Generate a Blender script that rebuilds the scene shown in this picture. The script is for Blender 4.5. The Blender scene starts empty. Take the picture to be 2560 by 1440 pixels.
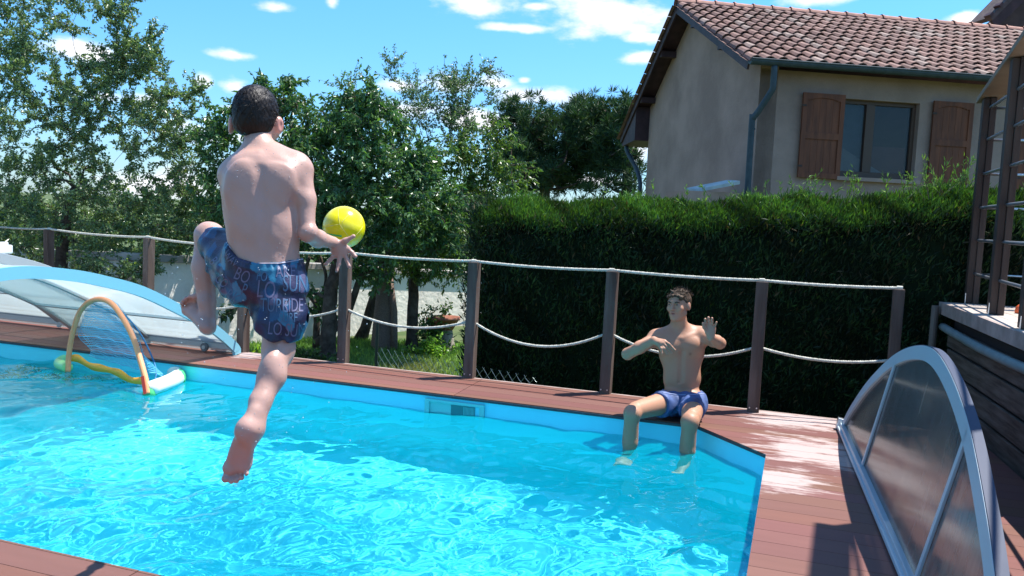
import bpy, math, random
import numpy as np
from mathutils import Vector, Matrix
from mathutils.bvhtree import BVHTree
from math import radians as RAD, sin, cos, pi
C = bpy.context.scene.collection
# ---------------------------------------------------------------- camera
FPX, PITCH, ROLL, HCAM = 2100.0, 5.0, 2.6, 1.42
_p, _r = RAD(PITCH), RAD(ROLL)
_R0 = np.array([1, 0, 0.]); _U0 = np.array([0, sin(_p), cos(_p)]); _F = np.array([0, cos(_p), -sin(_p)])
_U = cos(_r)*_U0 - sin(_r)*_R0; _R = cos(_r)*_R0 + sin(_r)*_U0
CAM = np.array([0, 0, HCAM])
cd = bpy.data.cameras.new("camera"); cam = bpy.data.objects.new("camera", cd); C.objects.link(cam)
cd.sensor_width = 36; cd.lens = FPX/2560*36; cd.clip_end = 12000; cd.clip_start = .05
m = Matrix(((_R[0], _U[0], -_F[0], 0), (_R[1], _U[1], -_F[1], 0), (_R[2], _U[2], -_F[2], HCAM), (0, 0, 0, 1)))
cam.matrix_world = m
bpy.context.scene.camera = cam
sc = bpy.context.scene
sc.view_settings.view_transform = 'Standard'; sc.view_settings.look = 'None'
sc.view_settings.gamma = 1; sc.view_settings.exposure = 1.05
sc.render.engine = 'CYCLES'
sc.cycles.max_bounces = 10; sc.cycles.transparent_max_bounces = 16
sc.cycles.use_denoising = True
sc.cycles.caustics_refractive = True; sc.cycles.caustics_reflective = False
sc.cycles.blur_glossy = .5; sc.cycles.sample_clamp_indirect = 12
def px_ray(x, y): return (x-1280)/FPX*_R - (y-720)/FPX*_U + _F
def at(x, y, Y):
    d = px_ray(x, y); return CAM + d*(Y/d[1])
def on_z(x, y, z):
    d = px_ray(x, y); return CAM + d*((z-HCAM)/d[2])
def on_plane(x, y, P, n):
    d = px_ray(x, y); return CAM + d*(((P-CAM)@n)/(d@n))
# ---------------------------------------------------------------- light
SUN_AZ, SUN_EL = 22.0, 67.0
sd = bpy.data.lights.new("sun", 'SUN'); sun = bpy.data.objects.new("sun", sd); C.objects.link(sun)
sd.energy = 4.6; sd.angle = RAD(.5); sd.color = (1, .965, .91)
S = Vector((cos(RAD(SUN_EL))*cos(RAD(SUN_AZ)), cos(RAD(SUN_EL))*sin(RAD(SUN_AZ)), sin(RAD(SUN_EL))))
sun.rotation_euler = S.to_track_quat('Z', 'Y').to_euler(); sun.location = (0, 0, 50)
try: sd.cycles.is_caustics_light = True
except Exception: pass
w = bpy.data.worlds.new("World"); sc.world = w; w.use_nodes = True
nt = w.node_tree; nt.nodes.clear()
def N(nt, t, **k):
    n = nt.nodes.new(t)
    for a, b in k.items():
        if a in ('loc',): continue
        if isinstance(a, str) and hasattr(n, a): setattr(n, a, b)
    return n
L = nt.links.new
out = N(nt, 'ShaderNodeOutputWorld'); bg = N(nt, 'ShaderNodeBackground'); bg.inputs[1].default_value = .10
sky = N(nt, 'ShaderNodeTexSky'); sky.sky_type = 'NISHITA'; sky.sun_disc = False
sky.sun_elevation = RAD(SUN_EL); sky.sun_rotation = RAD(90-SUN_AZ); sky.air_density = 1.0; sky.dust_density = .3; sky.ozone_density = 2.0
hsv = N(nt, 'ShaderNodeHueSaturation'); hsv.inputs['Saturation'].default_value = 1.12; hsv.inputs['Value'].default_value = 1.12; hsv.inputs['Hue'].default_value = .487
L(sky.outputs[0], hsv.inputs['Color'])
tcs = N(nt, 'ShaderNodeTexCoord'); sps = N(nt, 'ShaderNodeSeparateXYZ'); L(tcs.outputs['Generated'], sps.inputs[0])
mrs = N(nt, 'ShaderNodeMapRange'); L(sps.outputs['Z'], mrs.inputs[0]); mrs.inputs[1].default_value = 0; mrs.inputs[2].default_value = .45
cr = N(nt, 'ShaderNodeValToRGB'); L(mrs.outputs[0], cr.inputs[0]); cr.color_ramp.elements[0].color = (.42, .60, .84, 1); cr.color_ramp.elements[1].color = (.74, .95, 1.16, 1)
for ps, cl in ((.22, (.46, .70, 1.0, 1)), (.6, (.50, .84, 1.12, 1))):
    e_ = cr.color_ramp.elements.new(ps); e_.color = cl
ms_ = N(nt, 'ShaderNodeVectorMath', operation='MULTIPLY'); L(hsv.outputs[0], ms_.inputs[0]); L(cr.outputs[0], ms_.inputs[1]); hsv = ms_
tc = N(nt, 'ShaderNodeTexCoord')
nz = N(nt, 'ShaderNodeTexNoise'); nz.inputs['Scale'].default_value = 14; nz.inputs['Detail'].default_value = 9; nz.inputs['Roughness'].default_value = .58
mp = N(nt, 'ShaderNodeMapping'); mp.inputs['Scale'].default_value = (1, 1, 2.2)
L(tc.outputs['Generated'], mp.inputs[0]); L(mp.outputs[0], nz.inputs['Vector'])
CLOUDS = [(1205, 8, 160, 30), (1560, 30, 190, 55), (1500, -30, 200, 60), (1610, 95, 60, 16), (1600, 145, 60, 20), (1290, 70, 90, 12), (1340, 15, 60, 12),
          (590, 140, 55, 14), (510, 203, 26, 22), (585, 215, 40, 22), (575, 272, 30, 12), (215, 135, 75, 30), (1240, 205, 60, 26), (1320, 240, 120, 30),
          (1000, 215, 60, 20), (1130, 215, 90, 30), (1000, 270, 110, 30), (560, 340, 120, 30), (260, 240, 90, 20), (1300, 305, 60, 20), (1310, 200, 20, 10), (2040, -5, 80, 22),
          (2415, 42, 30, 14), (1500, 450, 110, 18), (1590, 390, 60, 40), (700, 20, 70, 14), (830, 8, 20, 20), (1180, 300, 90, 30), (450, 460, 160, 40)]
acc = None
for (x, y, rx, ry) in CLOUDS:
    d = px_ray(x, y); d = d/np.linalg.norm(d)
    s = N(nt, 'ShaderNodeVectorMath', operation='SUBTRACT'); L(tc.outputs['Generated'], s.inputs[0]); s.inputs[1].default_value = tuple(d)
    k = N(nt, 'ShaderNodeVectorMath', operation='MULTIPLY'); L(s.outputs[0], k.inputs[0]); k.inputs[1].default_value = (FPX/rx, FPX/rx*.5, FPX/ry)
    ln = N(nt, 'ShaderNodeVectorMath', operation='LENGTH'); L(k.outputs[0], ln.inputs[0])
    mm = N(nt, 'ShaderNodeMath', operation='SUBTRACT'); mm.inputs[0].default_value = 1.0; L(ln.outputs['Value'], mm.inputs[1])
    if acc is None: acc = mm
    else:
        mx = N(nt, 'ShaderNodeMath', operation='MAXIMUM'); L(acc.outputs[0], mx.inputs[0]); L(mm.outputs[0], mx.inputs[1]); acc = mx
mn = N(nt, 'ShaderNodeMath', operation='MAXIMUM'); L(acc.outputs[0], mn.inputs[0]); mn.inputs[1].default_value = -1.0
a1 = N(nt, 'ShaderNodeMath', operation='MULTIPLY_ADD'); L(nz.outputs[0], a1.inputs[0]); a1.inputs[1].default_value = 3.2; L(mn.outputs[0], a1.inputs[2])
# large soft fields of cloud outside the photographed part of the sky
nz2 = N(nt, 'ShaderNodeTexNoise'); nz2.inputs['Scale'].default_value = 3.2; nz2.inputs['Detail'].default_value = 8
L(mp.outputs[0], nz2.inputs['Vector'])
mr2 = N(nt, 'ShaderNodeMapRange'); L(nz2.outputs[0], mr2.inputs[0]); mr2.inputs[1].default_value = .56; mr2.inputs[2].default_value = .7; mr2.inputs[4].default_value = .8
sx = N(nt, 'ShaderNodeSeparateXYZ'); L(tc.outputs['Generated'], sx.inputs[0])
mz = N(nt, 'ShaderNodeMapRange'); L(sx.outputs['Z'], mz.inputs[0]); mz.inputs[1].default_value = .33; mz.inputs[2].default_value = .5
mu = N(nt, 'ShaderNodeMath', operation='MULTIPLY'); L(mr2.outputs[0], mu.inputs[0]); L(mz.outputs[0], mu.inputs[1])
mr = N(nt, 'ShaderNodeMapRange'); mr.interpolation_type = 'SMOOTHSTEP'; L(a1.outputs[0], mr.inputs[0]); mr.inputs[1].default_value = 1.42; mr.inputs[2].default_value = 2.45
mxx = N(nt, 'ShaderNodeMath', operation='MAXIMUM'); L(mr.outputs[0], mxx.inputs[0]); L(mu.outputs[0], mxx.inputs[1])
mix = N(nt, 'ShaderNodeMix', data_type='RGBA'); L(mxx.outputs[0], mix.inputs[0]); L(hsv.outputs[0], mix.inputs[6]); mix.inputs[7].default_value = (5.9, 6.05, 6.4, 1)
L(mix.outputs[2], bg.inputs[0]); L(bg.outputs[0], out.inputs[0])

# ---------------------------------------------------------------- helpers
def setp(o, label=None, cat=None, group=None, kind=None):
    if label: o['label'] = label
    if cat: o['category'] = cat
    if group: o['group'] = group
    if kind: o['kind'] = kind
    return o
def thing(name, label, cat, loc=(0, 0, 0), group=None):
    o = bpy.data.objects.new(name, None); C.objects.link(o); o.location = tuple(loc); o.empty_display_size = .1
    return setp(o, label, cat, group)
class MB:
    """collects polygons; vertices in world space"""
    def __init__(s): s.v = []; s.f = []; s.n = 0; s.mi = []; s.cur = 0
    def add(s, v, f):
        v = np.asarray(v, float).reshape(-1, 3); s.v.append(v)
        for q in f: s.f.append(tuple(int(i)+s.n for i in q)); s.mi.append(s.cur)
        s.n += len(v); return s
    def box(s, c, sx, sy, sz, ax=None):
        """c centre, full sizes along axes ax (3 unit vectors)"""
        if ax is None: ax = np.eye(3)
        c = np.asarray(c, float); ax = np.asarray(ax, float); v = []
        for i in (-.5, .5):
            for j in (-.5, .5):
                for k in (-.5, .5): v.append(c+ax[0]*sx*i+ax[1]*sy*j+ax[2]*sz*k)
        return s.add(v, [(0, 1, 3, 2), (4, 6, 7, 5), (0, 4, 5, 1), (2, 3, 7, 6), (0, 2, 6, 4), (1, 5, 7, 3)])
    def tube(s, pts, r, n=8, cap=True, flat=None):
        pts = np.asarray(pts, float); m_ = len(pts); r = np.broadcast_to(np.asarray(r, float), (m_,))
        t = np.gradient(pts, axis=0); t /= np.linalg.norm(t, axis=1)[:, None]+1e-12
        up = np.array([0, 0, 1.]) if abs(t[0, 2]) < .9 else np.array([1., 0, 0])
        V = []; a = np.cross(t[0], up); a /= np.linalg.norm(a)
        for i in range(m_):
            a = a-t[i]*(a@t[i]); a /= np.linalg.norm(a)+1e-12; b = np.cross(t[i], a)
            th = np.arange(n)*2*pi/n
            V.append(pts[i]+r[i]*(np.cos(th)[:, None]*a+np.sin(th)[:, None]*b))
        F = []
        for i in range(m_-1):
            for j in range(n): F.append((i*n+j, i*n+(j+1) % n, (i+1)*n+(j+1) % n, (i+1)*n+j))
        if cap: F.append(tuple(range(n))[::-1]); F.append(tuple((m_-1)*n+j for j in range(n)))
        return s.add(np.concatenate(V), F)
    def prism(s, poly, dirv):
        """poly: list of 3-D points (planar), extruded by dirv"""
        poly = np.asarray(poly, float); n = len(poly); d = np.asarray(dirv, float)
        F = [tuple(range(n))[::-1], tuple(range(n, 2*n))]
        for i in range(n): F.append((i, (i+1) % n, n+(i+1) % n, n+i))
        return s.add(np.concatenate([poly, poly+d]), F)
    def bar(s, a, b, w_, h_, up=(0, 0, 1)):
        a = np.asarray(a, float); b = np.asarray(b, float); t = b-a; l = np.linalg.norm(t); t = t/l
        up = np.asarray(up, float); y = np.cross(up, t); y /= np.linalg.norm(y); z = np.cross(t, y)
        return s.box((a+b)/2, l, w_, h_, (t, y, z))
    def build(s, name, mats, parent=None, smooth=False, bevel=0, auto=None):
        me = bpy.data.meshes.new(name); V = np.concatenate(s.v)
        org = np.array(parent.matrix_basis.translation) if parent is not None and parent.parent is None else np.zeros(3)
        if parent is not None and parent.parent is not None: org = np.array(parent.parent.matrix_basis.translation)
        me.from_pydata((V-org).tolist(), [], s.f)
        if not isinstance(mats, (list, tuple)): mats = [mats]
        for q in mats: me.materials.append(q)
        if len(mats) > 1: me.polygons.foreach_set('material_index', s.mi)
        if smooth: me.polygons.foreach_set('use_smooth', [True]*len(me.polygons))
        me.update()
        o = bpy.data.objects.new(name, me); C.objects.link(o)
        if parent is not None: o.parent = parent
        if bevel:
            b = o.modifiers.new('bevel', 'BEVEL'); b.width = bevel; b.segments = 2; b.limit_method = 'ANGLE'
        if auto:
            import bmesh
            bm = bmesh.new(); bm.from_mesh(me)
            for e in bm.edges:
                if len(e.link_faces) == 2 and e.calc_face_angle(0) > auto: e.smooth = False
            bm.to_mesh(me); bm.free()
        return o
def fast_mesh(name, V, F, mat_, parent=None, smooth=False, col=None, dom='POINT', mats=None, mi=None):
    """V (n,3), F (m,k) arrays"""
    V = np.asarray(V, np.float32); F = np.asarray(F, np.int32); k = F.shape[1]
    org = np.zeros(3)
    if parent is not None:
        p_ = parent
        while p_.parent is not None: p_ = p_.parent
        org = np.array(p_.location)
    V = (V-org).astype(np.float32)
    me = bpy.data.meshes.new(name)
    me.vertices.add(len(V)); me.vertices.foreach_set('co', V.ravel())
    me.loops.add(F.size); me.loops.foreach_set('vertex_index', F.ravel())
    me.polygons.add(len(F)); me.polygons.foreach_set('loop_start', np.arange(0, F.size, k, dtype=np.int32))
    me.polygons.foreach_set('use_smooth', np.full(len(F), bool(smooth)))
    me.update(calc_edges=True); me.validate()
    if col is not None:
        a = me.color_attributes.new('tint', 'FLOAT_COLOR', 'POINT'); cc = np.ones((len(V), 4), np.float32); cc[:, :3] = col
        a.data.foreach_set('color', cc.ravel())
    for q in (mats or [mat_]): me.materials.append(q)
    o = bpy.data.objects.new(name, me); C.objects.link(o)
    if parent is not None: o.parent = parent
    return o
def mat(name, col, rough=.6, spec=.5, metal=0., var=.0, vscale=5., col2=None, bump=0., bscale=40., stretch=None, trans=None, alpha=None, ior=None, coat=0, obj=False, sss=0, vdetail=5):
    m_ = bpy.data.materials.new(name); m_.use_nodes = True; nt = m_.node_tree; b = nt.nodes['Principled BSDF']; L = nt.links.new
    col = tuple(col)+(1,)
    b.inputs['Base Color'].default_value = col; b.inputs['Roughness'].default_value = rough
    b.inputs['Specular IOR Level'].default_value = spec; b.inputs['Metallic'].default_value = metal; b.inputs['Coat Weight'].default_value = coat
    if trans: b.inputs['Transmission Weight'].default_value = trans
    if ior: b.inputs['IOR'].default_value = ior
    if alpha is not None: b.inputs['Alpha'].default_value = alpha
    if sss:
        b.inputs['Subsurface Weight'].default_value = sss; b.inputs['Subsurface Radius'].default_value = (1, .35, .2); b.inputs['Subsurface Scale'].default_value = .012
    tc = N(nt, 'ShaderNodeTexCoord'); mp = N(nt, 'ShaderNodeMapping'); L(tc.outputs['Object'], mp.inputs[0])
    if stretch: mp.inputs['Scale'].default_value = stretch
    if col2 is not None or var:
        n_ = N(nt, 'ShaderNodeTexNoise'); n_.inputs['Scale'].default_value = vscale; n_.inputs['Detail'].default_value = vdetail; n_.inputs['Roughness'].default_value = .6; L(mp.outputs[0], n_.inputs['Vector'])
        r = N(nt, 'ShaderNodeMapRange'); L(n_.outputs[0], r.inputs[0]); r.inputs[1].default_value = .36; r.inputs[2].default_value = .64
        x = N(nt, 'ShaderNodeMix', data_type='RGBA'); L(r.outputs[0], x.inputs[0])
        if col2 is None: c1 = tuple(c*(1-var) for c in col[:3]); c2 = tuple(min(1, c*(1+var)) for c in col[:3])
        else: c1, c2 = col[:3], tuple(col2)
        x.inputs[6].default_value = c1+(1,); x.inputs[7].default_value = c2+(1,); L(x.outputs[2], b.inputs['Base Color'])
        m_['mixnode'] = x.name
    if bump:
        n2 = N(nt, 'ShaderNodeTexNoise'); n2.inputs['Scale'].default_value = bscale; n2.inputs['Detail'].default_value = 4; L(mp.outputs[0], n2.inputs['Vector'])
        bp = N(nt, 'ShaderNodeBump'); bp.inputs['Strength'].default_value = bump; bp.inputs['Distance'].default_value = .01; L(n2.outputs[0], bp.inputs['Height']); L(bp.outputs[0], b.inputs['Normal'])
    return m_
def tint_mat(name, rough=.5, spec=.5, sss=0, bump=0, bscale=60, translucent=0, vscale=0, var=.15, stretch=None, attr='tint'):
    """material whose colour comes from a per-element colour attribute"""
    m_ = bpy.data.materials.new(name); m_.use_nodes = True; nt = m_.node_tree; b = nt.nodes['Principled BSDF']; L = nt.links.new
    at_ = N(nt, 'ShaderNodeAttribute'); at_.attribute_name = attr
    b.inputs['Roughness'].default_value = rough; b.inputs['Specular IOR Level'].default_value = spec
    src = at_.outputs['Color']
    tc = N(nt, 'ShaderNodeTexCoord'); mp = N(nt, 'ShaderNodeMapping'); L(tc.outputs['Object'], mp.inputs[0])
    if stretch: mp.inputs['Scale'].default_value = stretch
    if vscale:
        n_ = N(nt, 'ShaderNodeTexNoise'); n_.inputs['Scale'].default_value = vscale; n_.inputs['Detail'].default_value = 5; L(mp.outputs[0], n_.inputs['Vector'])
        r = N(nt, 'ShaderNodeMapRange'); L(n_.outputs[0], r.inputs[0]); r.inputs[1].default_value = .3; r.inputs[2].default_value = .7; r.inputs[3].default_value = 1-var; r.inputs[4].default_value = 1+var
        x = N(nt, 'ShaderNodeVectorMath', operation='SCALE'); L(src, x.inputs[0]); L(r.outputs[0], x.inputs['Scale']); src = x.outputs[0]
    L(src, b.inputs['Base Color'])
    if sss:
        b.inputs['Subsurface Weight'].default_value = sss; b.inputs['Subsurface Radius'].default_value = (1, .35, .2); b.inputs['Subsurface Scale'].default_value = .012
    if bump:
        n2 = N(nt, 'ShaderNodeTexNoise'); n2.inputs['Scale'].default_value = bscale; n2.inputs['Detail'].default_value = 4; L(mp.outputs[0], n2.inputs['Vector'])
        bp = N(nt, 'ShaderNodeBump'); bp.inputs['Strength'].default_value = bump; bp.inputs['Distance'].default_value = .01; L(n2.outputs[0], bp.inputs['Height']); L(bp.outputs[0], b.inputs['Normal'])
    if translucent:
        t = N(nt, 'ShaderNodeBsdfTranslucent'); sc_ = N(nt, 'ShaderNodeVectorMath', operation='MULTIPLY'); L(src, sc_.inputs[0]); sc_.inputs[1].default_value = (1.5, 1.7, .7); L(sc_.outputs[0], t.inputs[0])
        mx = N(nt, 'ShaderNodeMixShader'); mx.inputs[0].default_value = translucent; L(b.outputs[0], mx.inputs[1]); L(t.outputs[0], mx.inputs[2])
        L(mx.outputs[0], nt.nodes['Material Output'].inputs[0])
    return m_
# ---------------------------------------------------------------- pool frame
O = np.array([1.35, 5.83, 0.]); ud = np.array([cos(RAD(-18.8)), sin(RAD(-18.8)), 0]); vd = np.array([-ud[1], ud[0], 0]); zd = np.array([0, 0, 1.])
def uvz(u, v, z=0.): return O+ud*u+vd*v+zd*z
PAX = (ud, vd, zd)
POOL = [(0, 0), (.50, -.56), (.50, -2.95), (0, -3.46), (-8.2, -3.46), (-8.2, 0)]   # clockwise seen from above
GZ = -.5
M = {}
M['grassy'] = mat('ground_soil', (.05, .085, .028), .9, .2, col2=(.10, .12, .05), vscale=2.5, bump=.5, bscale=8)
# ground with a hole for the pool
from mathutils.geometry import tessellate_polygon
big = [(-5000, -300), (5000, -300), (5000, 9000), (-5000, 9000)]
hole = [tuple(uvz(u*1.0+(.06 if u > 0 else -.06 if u < -8 else 0), v+(.06 if v >= 0 else -.06 if v < -3 else 0))[:2]) for u, v in POOL]
bv = [Vector((x, y, 0)) for x, y in big]; hv = [Vector((x, y, 0)) for x, y in hole]
tri = tessellate_polygon([bv, hv])
g = MB(); g.add([(v[0], v[1], GZ) for v in big+hole], tri)
setp(g.build('ground', M['grassy']), kind='structure')
# ---------------------------------------------------------------- deck
def deck_material(name, wet=True):
    m_ = bpy.data.materials.new(name); m_.use_nodes = True; nt = m_.node_tree; b = nt.nodes['Principled BSDF']; L = nt.links.new
    tc = N(nt, 'ShaderNodeTexCoord'); mp = N(nt, 'ShaderNodeMapping'); L(tc.outputs['Object'], mp.inputs[0]); mp.inputs['Rotation'].default_value = (0, 0, RAD(18.8)); 
    ms = N(nt, 'ShaderNodeMapping'); L(mp.outputs[0], ms.inputs[0]); ms.inputs['Scale'].default_value = (1.2, 9, 1)
    n1 = N(nt, 'ShaderNodeTexNoise'); n1.inputs['Scale'].default_value = 2.2; n1.inputs['Detail'].default_value = 7; L(ms.outputs[0], n1.inputs['Vector'])
    at_ = N(nt, 'ShaderNodeAttribute'); at_.attribute_name = 'tint'
    r = N(nt, 'ShaderNodeMapRange'); L(n1.outputs[0], r.inputs[0]); r.inputs[1].default_value = .3; r.inputs[2].default_value = .7; r.inputs[3].default_value = .95; r.inputs[4].default_value = 1.05
    s1 = N(nt, 'ShaderNodeVectorMath', operation='SCALE'); L(at_.outputs['Color'], s1.inputs[0]); L(r.outputs[0], s1.inputs['Scale'])
    # drying pale bloom: patches on the right side
    m3 = N(nt, 'ShaderNodeMapping'); L(mp.outputs[0], m3.inputs[0]); m3.inputs['Scale'].default_value = (2.0, 7, 1)
    n3 = N(nt, 'ShaderNodeTexNoise'); n3.inputs['Scale'].default_value = 1.7; n3.inputs['Detail'].default_value = 8; n3.inputs['Roughness'].default_value = .68; L(m3.outputs[0], n3.inputs['Vector'])
    sp = N(nt, 'ShaderNodeSeparateXYZ'); L(tc.outputs['Object'], sp.inputs[0])
    # distance from dry spot
    def blob(cx, cy, rx):
        s = N(nt, 'ShaderNodeVectorMath', operation='SUBTRACT'); L(tc.outputs['Object'], s.inputs[0]); s.inputs[1].default_value = (cx, cy, 0)
        l = N(nt, 'ShaderNodeVectorMath', operation='LENGTH'); L(s.outputs[0], l.inputs[0])
        q = N(nt, 'ShaderNodeMapRange'); L(l.outputs['Value'], q.inputs[0]); q.inputs[1].default_value = rx; q.inputs[2].default_value = rx*.25; q.inputs[3].default_value = 0; q.inputs[4].default_value = 1
        return q
    P1 = on_z(2040, 1130, 0); P2 = on_z(1990, 1045, 0); P3 = on_z(1960, 1200, 0); P4 = on_z(620, 888, 0)
    qs = [blob(P1[0], P1[1], .75), blob(P2[0], P2[1], .75), blob(P3[0], P3[1], .45), blob(P4[0], P4[1], .35)]; q = qs[0]
    for z in qs[1:]:
        mm = N(nt, 'ShaderNodeMath', operation='MAXIMUM'); L(q.outputs[0], mm.inputs[0]); L(z.outputs[0], mm.inputs[1]); q = mm
    ad = N(nt, 'ShaderNodeMath', operation='MULTIPLY_ADD'); L(n3.outputs[0], ad.inputs[0]); ad.inputs[1].default_value = 1.5
    qm = N(nt, 'ShaderNodeMath', operation='MULTIPLY'); L(q.outputs[0], qm.inputs[0]); qm.inputs[1].default_value = .62; L(qm.outputs[0], ad.inputs[2])
    rr = N(nt, 'ShaderNodeMapRange'); L(ad.outputs[0], rr.inputs[0]); rr.inputs[1].default_value = 1.12; rr.inputs[2].default_value = 1.32
    x = N(nt, 'ShaderNodeMix', data_type='RGBA'); L(rr.outputs[0], x.inputs[0]); L(s1.outputs[0], x.inputs[6]); x.inputs[7].default_value = (.38, .30, .28, 1)
    L(x.outputs[2], b.inputs['Base Color'])
    r4 = N(nt, 'ShaderNodeMapRange'); L(rr.outputs[0], r4.inputs[0]); r4.inputs[3].default_value = .58; r4.inputs[4].default_value = .75; L(r4.outputs[0], b.inputs['Roughness'])
    b.inputs['Specular IOR Level'].default_value = .3
    mw = N(nt, 'ShaderNodeMapping'); L(mp.outputs[0], mw.inputs[0]); mw.inputs['Scale'].default_value = (1, 160, 1)
    wv = N(nt, 'ShaderNodeTexNoise'); wv.inputs['Scale'].default_value = 1.0; wv.inputs['Detail'].default_value = 2; L(mw.outputs[0], wv.inputs['Vector'])
    bp = N(nt, 'ShaderNodeBump'); bp.inputs['Strength'].default_value = .0; bp.inputs['Distance'].default_value = .004; L(wv.outputs[0], bp.inputs['Height']); L(bp.outputs[0], b.inputs['Normal'])
    return m_
M['deck'] = deck_material('wood_decking')
rng = np.random.default_rng(5)
def pl_iv(v):   # pool interval in u at given v
    if v >= 0 or v <= -3.46: return None
    r = .5
    if v > -.56: r = .5*(-v/.56)
    if v < -2.95: r = .5*(v+3.46)/.51
    return (-8.2, r)
def outer(v):
    """deck outer limits in u"""
    l = -9.2
    if v > .72: l = -9.2
    rr = 1.86-.0717*(v-.68)+.0 if v > -.1 else 1.86-.0717*(v-.68)
    return l, rr
brd = .152; gap = .003
DV = []; DF = []; DC = []; nn = 0
edges = sorted([.0, -.56, -2.95, -3.46])
v = .71
strips = []
vv = .71
while vv > -6.2:
    strips.append((vv-brd, vv)); vv -= brd+gap
# extra strips behind (left part widening)
vv = .71+gap; ex = []
while vv < 1.9:
    ex.append((vv, vv+brd)); vv += brd+gap
def add_quad(us, v0, v1, c, top=0., th=.024):
    """us = (ua0,ub0,ua1,ub1): at v0 and at v1"""
    global nn
    a0, b0, a1, b1 = us
    P = [uvz(a0, v0, top), uvz(b0, v0, top), uvz(b1, v1, top), uvz(a1, v1, top)]
    e = .004
    q = P+[p-zd*th for p in P]
    DV.extend(q); F = [(0, 1, 2, 3), (4, 7, 6, 5), (0, 4, 5, 1), (1, 5, 6, 2), (2, 6, 7, 3), (3, 7, 4, 0)]
    DF.extend([tuple(i+nn for i in f) for f in F]); DC.extend([c]*8); nn += 8
def bcol():
    b_ = rng.uniform(.92, 1.08); return np.array([.165, .070, .055])*b_*np.array([1, rng.uniform(.94, 1.1), rng.uniform(.9, 1.12)])
LIP = .012
for (v0, v1) in strips:
    cuts = [v0]+[e for e in edges if v0 < e < v1]+[v1]
    c = bcol()
    for a, b_ in zip(cuts[:-1], cuts[1:]):
        mid = (a+b_)/2; iv = pl_iv(mid)
        la, ra = outer(a); lb, rb = outer(b_)
        if iv is None:
            for k in range(3):   # several lengths of board
                t0, t1 = [(0, .31), (.3105, .66), (.6605, 1)][k]
                add_quad((la+(ra-la)*t0, la+(ra-la)*t1, lb+(rb-lb)*t0, lb+(rb-lb)*t1), a, b_, c*rng.uniform(.9, 1.1))
        else:
            def rr_(q):
                q_ = min(max(q, -3.4599), -.0001); i = pl_iv(q_); return i[1]-LIP
            add_quad((rr_(a), ra, rr_(b_), rb), a, b_, c)
            add_quad((la, -8.2+LIP, lb, -8.2+LIP), a, b_, c)
for (v0, v1) in ex:
    # boundary: u < -4.3 - (v-.72)*3.5
    f = lambda q: -4.3-(q-.72)*3.6
    if f(v1) < -9: break
    add_quad((-9.2, f(v0), -9.2, f(v1)), v0, v1, bcol())
dk = fast_mesh('pool_deck', np.array(DV), np.array(DF), M['deck'], col=np.array(DC)); setp(dk, kind='structure')
M['dark'] = mat('dark_timber', (.055, .032, .026), .8)
M['fascia'] = mat('sunbleached_fascia', (.32, .24, .21), .7, var=.25, vscale=6)
g = MB()
g.bar(uvz(-4.3, .728, -.075), uvz(1.84, .728, -.075), .026, .15); g.bar(uvz(-9.2, 2.06, -.075), uvz(-4.35, .74, -.075), .026, .15)
setp(g.build('deck_fascia', M['fascia']), kind='structure')
g = MB()   # joist frame and ground support under the boards: dark ring
for a, b_ in ((.70, .03), (-3.50, -6.1)):
    g.box(uvz(-3.7, (a+b_)/2, -.27), 11.0, abs(a-b_), .44, PAX)
g.box(uvz(1.19, -1.735, -.27), 1.3, 3.5, .44, PAX)
g.box(uvz(-8.75, -1.73, -.27), .9, 3.5, .44, PAX)
setp(g.build('deck_substructure', M['dark']), kind='structure')
# ---------------------------------------------------------------- pool
WZ = -.145; FLOOR = -1.3
def ring(inset, z):
    # offset polygon inward by inset (approx for this octagon half)
    P = np.array(POOL, float); n = len(P); R = []
    for i in range(n):
        a, b_, c = P[i-1], P[i], P[(i+1) % n]
        n1 = np.array([(b_-a)[1], -(b_-a)[0]]); n1 /= np.linalg.norm(n1); n2 = np.array([(c-b_)[1], -(c-b_)[0]]); n2 /= np.linalg.norm(n2)
        k = (n1+n2); k = k/(1+n1@n2); R.append(b_+k*inset)
    return [uvz(x, y, z) for x, y in R]
M['liner'] = mat('pool_liner', (.15, .80, .97), .35, .3, var=.05, vscale=1.2)
pool = thing('swimming_pool', 'turquoise lined swimming pool with cut corners sunk in a reddish wooden deck', 'pool', uvz(-3.8, -1.73, 0))
g = MB(); n = len(POOL)
top = ring(0, -.026); bot = ring(.02, FLOOR+.06); b2 = ring(.09, FLOOR)
g.add(top+bot+b2, [(i, (i+1) % n, n+(i+1) % n, n+i) for i in range(n)]+[(n+i, n+(i+1) % n, 2*n+(i+1) % n, 2*n+i) for i in range(n)]+[tuple(2*n+i for i in range(n))])
liner = g.build('liner', M['liner'], pool)
g = MB(); M['trim'] = mat('edge_trim', (.035, .04, .055), .4)
P = ring(.004, -.016)
for i in range(n): g.bar(P[i], P[(i+1) % n], .014, .018)
g.build('edge_trim', M['trim'], pool)
M['skim'] = mat('skimmer_plastic', (.16, .62, .62), .35)
M['skimd'] = mat('recess_shade', (.02, .22, .24), .6)
g = MB(); u0, u1, z0, z1 = -2.1, -1.6, -.195, -.045
yb = -.012
for a in ((u0, u1, z1-.022, z1), (u0, u1, z0, z0+.02), (u0, u0+.04, z0+.02, z1-.022), (u1-.04, u1, z0+.02, z1-.022)):
    g.box(uvz((a[0]+a[1])/2, yb, (a[2]+a[3])/2), a[1]-a[0], .016, a[3]-a[2], PAX)
sk = g.build('skimmer', M['skim'], pool, bevel=.002)
g = MB(); g.box(uvz(-1.9, -.003, -.12), .33, .003, .10, PAX); g.build('weir_plate', M['skim'], sk)
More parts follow.
